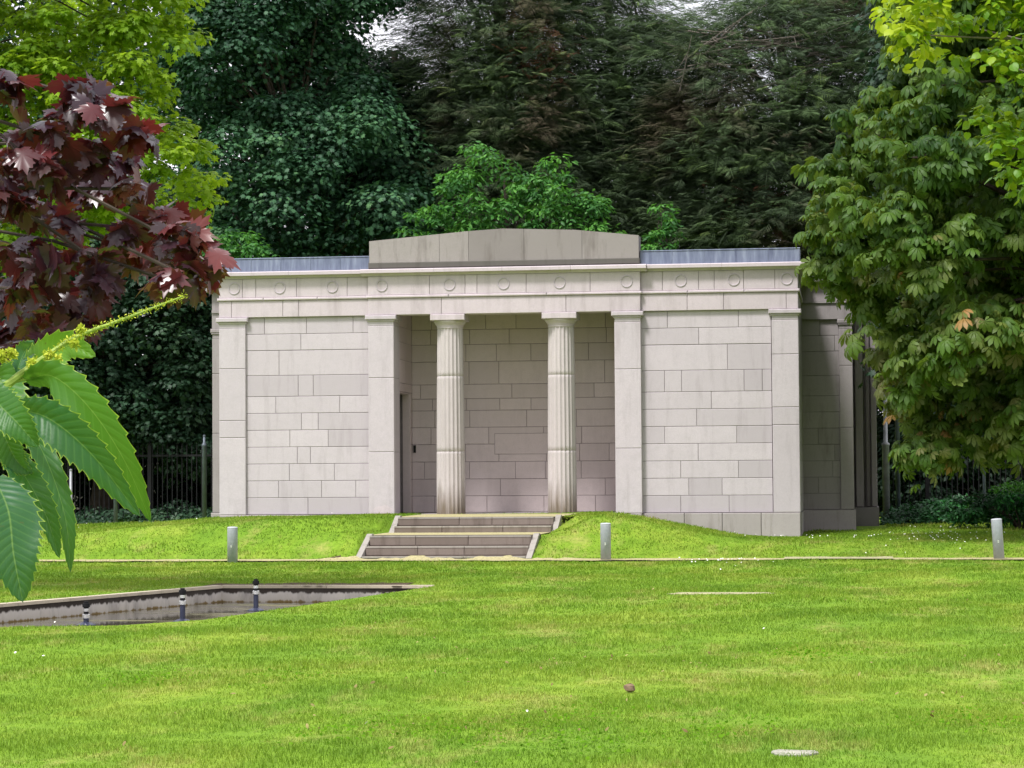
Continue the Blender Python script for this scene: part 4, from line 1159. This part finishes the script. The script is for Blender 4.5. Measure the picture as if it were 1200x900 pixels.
# ------------------------------------------------------------------ railings, poles, ground cover
def fence(x0, x1, y, label, hgt=1.75, npost=5):
    root = empty('railing_fence', (x0, y, 0), label, 'fence', None)
    m = MB(); x = x0
    while x < x1:
        z = gz(x, y) if y < 14 else .15; m.box(x - .009, x + .009, y - .009, y + .009, z + .08, z + hgt); m.box(x - .004, x + .004, y - .004, y + .004, z + hgt, z + hgt + .06); x += .115
    for zr in (.18, hgt - .18): 
        m.box(x0, x1, y - .02, y + .02, .2 + zr, .2 + zr + .045)
    m.build('railing_panel', M['dark_metal'], root)
    for k in range(npost):
        x = x0 + (x1 - x0) * (k + .5) / npost; m = MB(); m.box(x - .04, x + .04, y - .04, y + .04, .1, .2 + hgt + .08); m.lathe([(.03, .2 + hgt + .08), (.05, .2 + hgt + .12), (.0, .2 + hgt + .18)], (x, y), 8); m.build('fence_post', M['dark_metal'], root)


fence(-16.5, -6.9, 11.0, 'black metal railings standing left of the pavilion')
fence(6.8, 16.5, 11.0, 'black metal railings standing right of the pavilion')


def pole(name, px, pyb, pyt, y, r, mat, label, cat, thick_to=None, head=False):
    a = at(px, pyb, y=y); b = at(px, pyt, y=y); z0, z1p = .05, b[2]; root = empty(name, (a[0], a[1], z0), label, cat)
    m = MB(); zk = z0 + (z1p - z0) * (thick_to or .35); m.lathe([(r, z0), (r, zk), (r * 1.15, zk + .01), (r * 1.15, zk + .05), (r * .6, zk + .08), (r * .5, z1p)], (a[0], a[1]), 14); m.build('shaft', mat, root, True)
    if head:
        m = MB(); m.lathe([(.05, z1p), (.20, z1p + .05), (.22, z1p + .12), (.10, z1p + .22), (.02, z1p + .25)], (a[0], a[1]), 18); m.build('lamp_head', M['grey_metal'], root)
    else:
        m = MB(); m.lathe([(r * .55, z1p), (r * .6, z1p + .03), (.004, z1p + .05)], (a[0], a[1]), 12); m.build('cap', mat, root)


pole('lamp_post', 1039, 615, 330, 9.6, .075, M['grey_metal'], 'pale grey lamp post with a thicker base right of the pavilion', 'lamp post', .34, True)
pole('metal_pole', 1053, 615, 470, 10.2, .05, M['blue_metal'], 'dark blue grey pole just right of the pale lamp post', 'pole', .9)
pole('metal_pole', 239.5, 612, 512, 9.6, .05, M['blue_metal'], 'dark grey pole beside the left corner of the pavilion', 'pole', .9)
pole('metal_pole', 83, 620, 552, 8.5, .06, M['grey_metal'], 'short grey pole with a thicker foot at the far left of the bank', 'pole', .42)
pole('metal_pole', 135.5, 618, 572, 9.5, .045, M['blue_metal'], 'short dark pole between the chestnut leaves by the left railings', 'pole', .9)
pole('metal_pole', 1154, 615, 535, 10.4, .035, M['blue_metal'], 'thin dark pole behind the hedge at the right', 'pole', .9)

def ground_cover(name, x0, x1, y0, y1, n, hgt, size, mat, label=None, cat=None, kind=None, tm=T_OVAL, edge=None, lumpy=0):
    x = rng.uniform(x0, x1, n); y = rng.uniform(y0, y1, n); q = rng.random(n) ** .6
    hh = hgt * (1 - .5 * np.abs(2 * (x - x0) / (x1 - x0) - 1) ** 3) * (1 + lumpy * np.sin(x * 3.1 + y) * np.sin(y * 2.3)) * np.sqrt(np.clip(1 - ((y - (y0 + y1) / 2) / ((y1 - y0) / 2 + .01)) ** 2, .1, 1))
    P = np.column_stack([x, y, h_raw(x, y) + q * hh]); R = frames(np.array([0, -.35, 1]) + rng.normal(size=(n, 3)) * .5, rng.normal(size=(n, 3)) + np.array([0, -.4, -.3]))
    ct = .5 + .5 * np.sin(x * 2.3 + 1) * np.sin(y * 2.9); tint = np.clip(.5 * ct + .5 * rng.random(n), 0, 1)
    return tag(scatter(name, tm, P, R, size * rng.uniform(.6, 1.2, n), tint, mat), label, cat, None, kind)


ground_cover('ivy', 6.75, 9.8, 8.6, 10.8, 5000, .5, .11, M['f_ivy'], kind='stuff', lumpy=.4)
ground_cover('ivy', -12, -6.6, 10.0, 13.0, 5000, .35, .11, M['f_syc2'], kind='stuff', lumpy=.5)
def bush(label, cx_, cy_, rx_, ry_, rz_, n, mat, size):
    z = gz(cx_, cy_); root = empty('shrub', (cx_, cy_, z), label, 'shrub')
    m = MB(); 
    for k in range(9): a = rng.uniform(0, 6.28); limb(m, (cx_, cy_, z - .05), (cx_ + rx_ * .7 * math.cos(a), cy_ + ry_ * .7 * math.sin(a), z + rz_ * rng.uniform(.5, .9)), .02, .006, 5)
    m.build('stem', M['bark'], root)
    C_ = np.column_stack([cx_ + rng.uniform(-1, 1, 60) * rx_ * .85, cy_ + rng.uniform(-1, 1, 60) * ry_ * .8, np.zeros(60)])
    C_[:, 2] = z + rz_ * (.15 + .75 * rng.random(60)) * np.sqrt(np.clip(1 - ((C_[:, 0] - cx_) / rx_) ** 2 * .8, .1, 1))
    P, R, idx = clusters(C_, n // 60, .22, .7, .8, .5)
    scatter('foliage', T_OVAL, P, R, size * rng.uniform(.6, 1.2, len(P)), np.clip(.5 * rng.random(60)[idx] + .5 * rng.random(len(P)), 0, 1), mat, root)


p = at(1165, 618, y=3.5); bush('dark green leafy shrub at the right edge behind the leaning bollard', p[0] + .5, 3.5, 1.5, .8, .72, 6000, M['f_ivy'], .09)
p = at(1180, 590, y=6.0); bush('low bright green shrub behind the dark shrub at the right edge', p[0] + .3, 6.0, 1.1, .5, .95, 3600, M['f_priv'], .08)

# ------------------------------------------------------------------ grass
def grass():
    segs_ = [(9.0, 15.0, 3600, .0038, .031), (15.0, 21.0, 1700, .0056, .035), (21.0, 30.0, 1000, .009, .037), (30.0, 44.0, 700, .013, .038), (44, 54, 220, .018, .06)]
    Vs, Fs, Ts = [], [], []; base = 0
    for d0, d1, dens, wd, hg in segs_:
        W_ = 960; w0, w1 = W_ / FPX * d0, W_ / FPX * d1; area = (w0 + w1) * (d1 - d0); n = int(dens * area)
        d = np.sqrt(rng.uniform(d0 ** 2, d1 ** 2, n)); s = rng.uniform(-1, 1, n) * W_ / FPX * d; keep = (np.abs(s) < 660 / FPX * d) | (rng.random(n) < .55); d, s = d[keep], s[keep]; n = len(d)
        fwd = np.array([-math.sin(YAW), math.cos(YAW)]); rt = np.array([math.cos(YAW), math.sin(YAW)])
        xy = np.array([CX, CY]) + d[:, None] * fwd + s[:, None] * rt; x, y = xy[:, 0], xy[:, 1]
        wob = .05 * np.sin(x * 7.3) + .03 * np.sin(x * 19)
        ok = ~in_poly(x, y, POOL) & ~in_steps(x, y, -.02) & ~((y > -7.0 + wob) & (y < -6.26 + wob) & ((rng.random(n) > .04 + .25 * (np.sin(x * 1.7) * np.sin(x * .6 + 1) > .25)))) & ~((np.abs(x) < 6.8) & (y > -.1) & ((np.abs(x) < 5.3) | (y > 2.9)))
        ok &= ~((x > -1.5) & (x < .9) & (y > -14.8) & (y < -14.3 + wob) & (rng.random(n) > .12)) & (y < 11)
        pa = at(845, 696.5, z=.02); pb = at(930, 888, z=.02)
        ok &= ~((np.abs(x - pa[0]) < .5) & (np.abs(y - pa[1] - .02) < .13) & (rng.random(n) > .25)) & ~((np.abs(x - pb[0]) < .08) & (np.abs(y - pb[1]) < .08) & (rng.random(n) > .2))
        dp = edge_dist(x, y, [POOL[0], POOL[8], POOL[0]]); ok &= ~(dp < .13); dp = edge_dist(x, y, [POOL[0], POOL[1], POOL[0]]); ok &= ~(dp < .13)
        x, y = x[ok], y[ok]; n = len(x); z = h_raw(x, y) - .003
        patch = .75 + .35 * np.sin(x * 2.3 + y * 1.1) * np.sin(y * 2.9 - x) + .25 * np.sin(x * 9 + y * 4) * np.sin(y * 11)
        hgt = hg * patch * rng.uniform(.5, 1.25, n) * (1 - .5 * np.exp(-edge_dist(x, y, POOL) / .4)); a = rng.uniform(0, 2 * math.pi, n); lean = rng.uniform(.1, .9, n) * hgt; b = rng.uniform(0, 2 * math.pi, n)
        w_ = wd * rng.uniform(.7, 1.3, n)
        P0 = np.column_stack([x, y, z]); sx = np.column_stack([np.cos(a), np.sin(a), 0 * a]) * w_[:, None] / 2; ld = np.column_stack([np.cos(b), np.sin(b), 0 * b]) * lean[:, None]
        mid_ = P0 + ld * .35 + np.array([0, 0, 1]) * (hgt * .6)[:, None]; tip = P0 + ld + np.array([0, 0, 1]) * hgt[:, None]
        V = np.stack([P0 - sx, P0 + sx, mid_ - sx * .8, mid_ + sx * .8, tip], 1).reshape(-1, 3)
        F = (np.array([[0, 1, 3], [0, 3, 2], [2, 3, 4]])[None] + (np.arange(n) * 5)[:, None, None]).reshape(-1, 3) + base
        base += len(V); Vs.append(V); Fs.append(F); Ts.append(np.repeat(rng.random(n), 3))
    o = raw_mesh('grass', np.vstack(Vs), np.vstack(Fs), M['blade'], None, np.concatenate(Ts)); tag(o, kind='stuff')
    print('blades', len(np.concatenate(Ts)) // 3)


grass()

# daisies scattered in the grass
def daisies():
    P = []
    for (px, py, sx_, sy_, n_) in ((900, 627, 60, 3, 60), (1080, 634, 45, 4, 60), (960, 632, 70, 4, 50), (860, 659, 25, 3, 30), (1100, 645, 30, 3, 25), (60, 750, 40, 14, 5), (1140, 625, 25, 3, 25), (650, 640, 500, 6, 25), (700, 790, 400, 50, 4)):
        for _ in range(n_):
            q = at(px + rng.normal() * sx_, py + rng.normal() * sy_, z=.1 if py < 640 else .02)
            x, y = q[0], q[1]
            if in_poly(np.array([x]), np.array([y]), POOL)[0] or (abs(x) < 6.7 and y > -.15) or bool(in_steps(x, y)) or y > 10: continue
            P.append((x, y, float(h_raw(x, y)) + .05))
    P = np.array(P); n = len(P); tm = fan([(.5 * math.cos(a), .5 * math.sin(a)) for a in np.linspace(0, 6.28, 9)[:-1]], (0, 0, .1), .1)
    tag(scatter('daisies', tm, P, frames(rng.normal(size=(n, 3)) * .4 + np.array([0, -.6, 1]), rng.normal(size=(n, 3))), rng.uniform(.013, .024, n), rng.random(n), M['petal']), kind='stuff')


daisies()


# a few dry leaves and clover tufts lying in the turf
def litter():
    P = []
    for (px, py, sx_, sy_, n_) in ((800, 770, 160, 14, 34), (440, 740, 60, 8, 12), (1060, 800, 120, 30, 22), (620, 830, 200, 30, 22), (330, 850, 200, 30, 14), (430, 622, 30, 2, 8), (900, 700, 200, 12, 20)):
        for _ in range(n_):
            q = at(px + rng.normal() * sx_, py + rng.normal() * sy_, z=.03); x, y = q[0], q[1]
            if in_poly(np.array([x]), np.array([y]), POOL)[0] or (abs(x) < 6.7 and y > -.15) or y > 0: continue
            P.append((x, y, float(h_raw(x, y)) + .035))
    P = np.array(P); n = len(P)
    tag(scatter('fallen_leaves', T_OVAL, P, frames(rng.normal(size=(n, 3)) * .5 + np.array([0, -.4, 1]), rng.normal(size=(n, 3))), rng.uniform(.016, .036, n), rng.random(n), M['f_dry']), kind='stuff')
    P = []; 
    for (cx_, cy_) in [tuple(at(a, b, z=0)[:2]) for a, b in ((540, 860), (620, 872), (680, 850), (860, 862), (420, 860), (700, 880), (1130, 850), (180, 800), (950, 770), (330, 800))]:
        k = 170; P.append(np.column_stack([cx_ + rng.normal(size=k) * .16, cy_ + rng.normal(size=k) * .35, .028 + .022 * rng.random(k)]))
    P = np.vstack(P); n = len(P)
    tag(scatter('clover', T_HEART, P, frames(rng.normal(size=(n, 3)) * .4 + np.array([0, -.2, 1]), rng.normal(size=(n, 3))), rng.uniform(.012, .022, n), rng.random(n), M['f_clover']), kind='stuff')


M['f_dry'] = mat_leaf('dry_leaf', [(0, (.14, .10, .04)), (1, (.36, .32, .13))], .15, (.3, .2, .05), .8, .1)
M['f_clover'] = mat_leaf('clover_leaf', [(0, (.07, .17, .008)), (1, (.13, .27, .012))], .3, (.15, .35, .01), .9, .05)
litter()
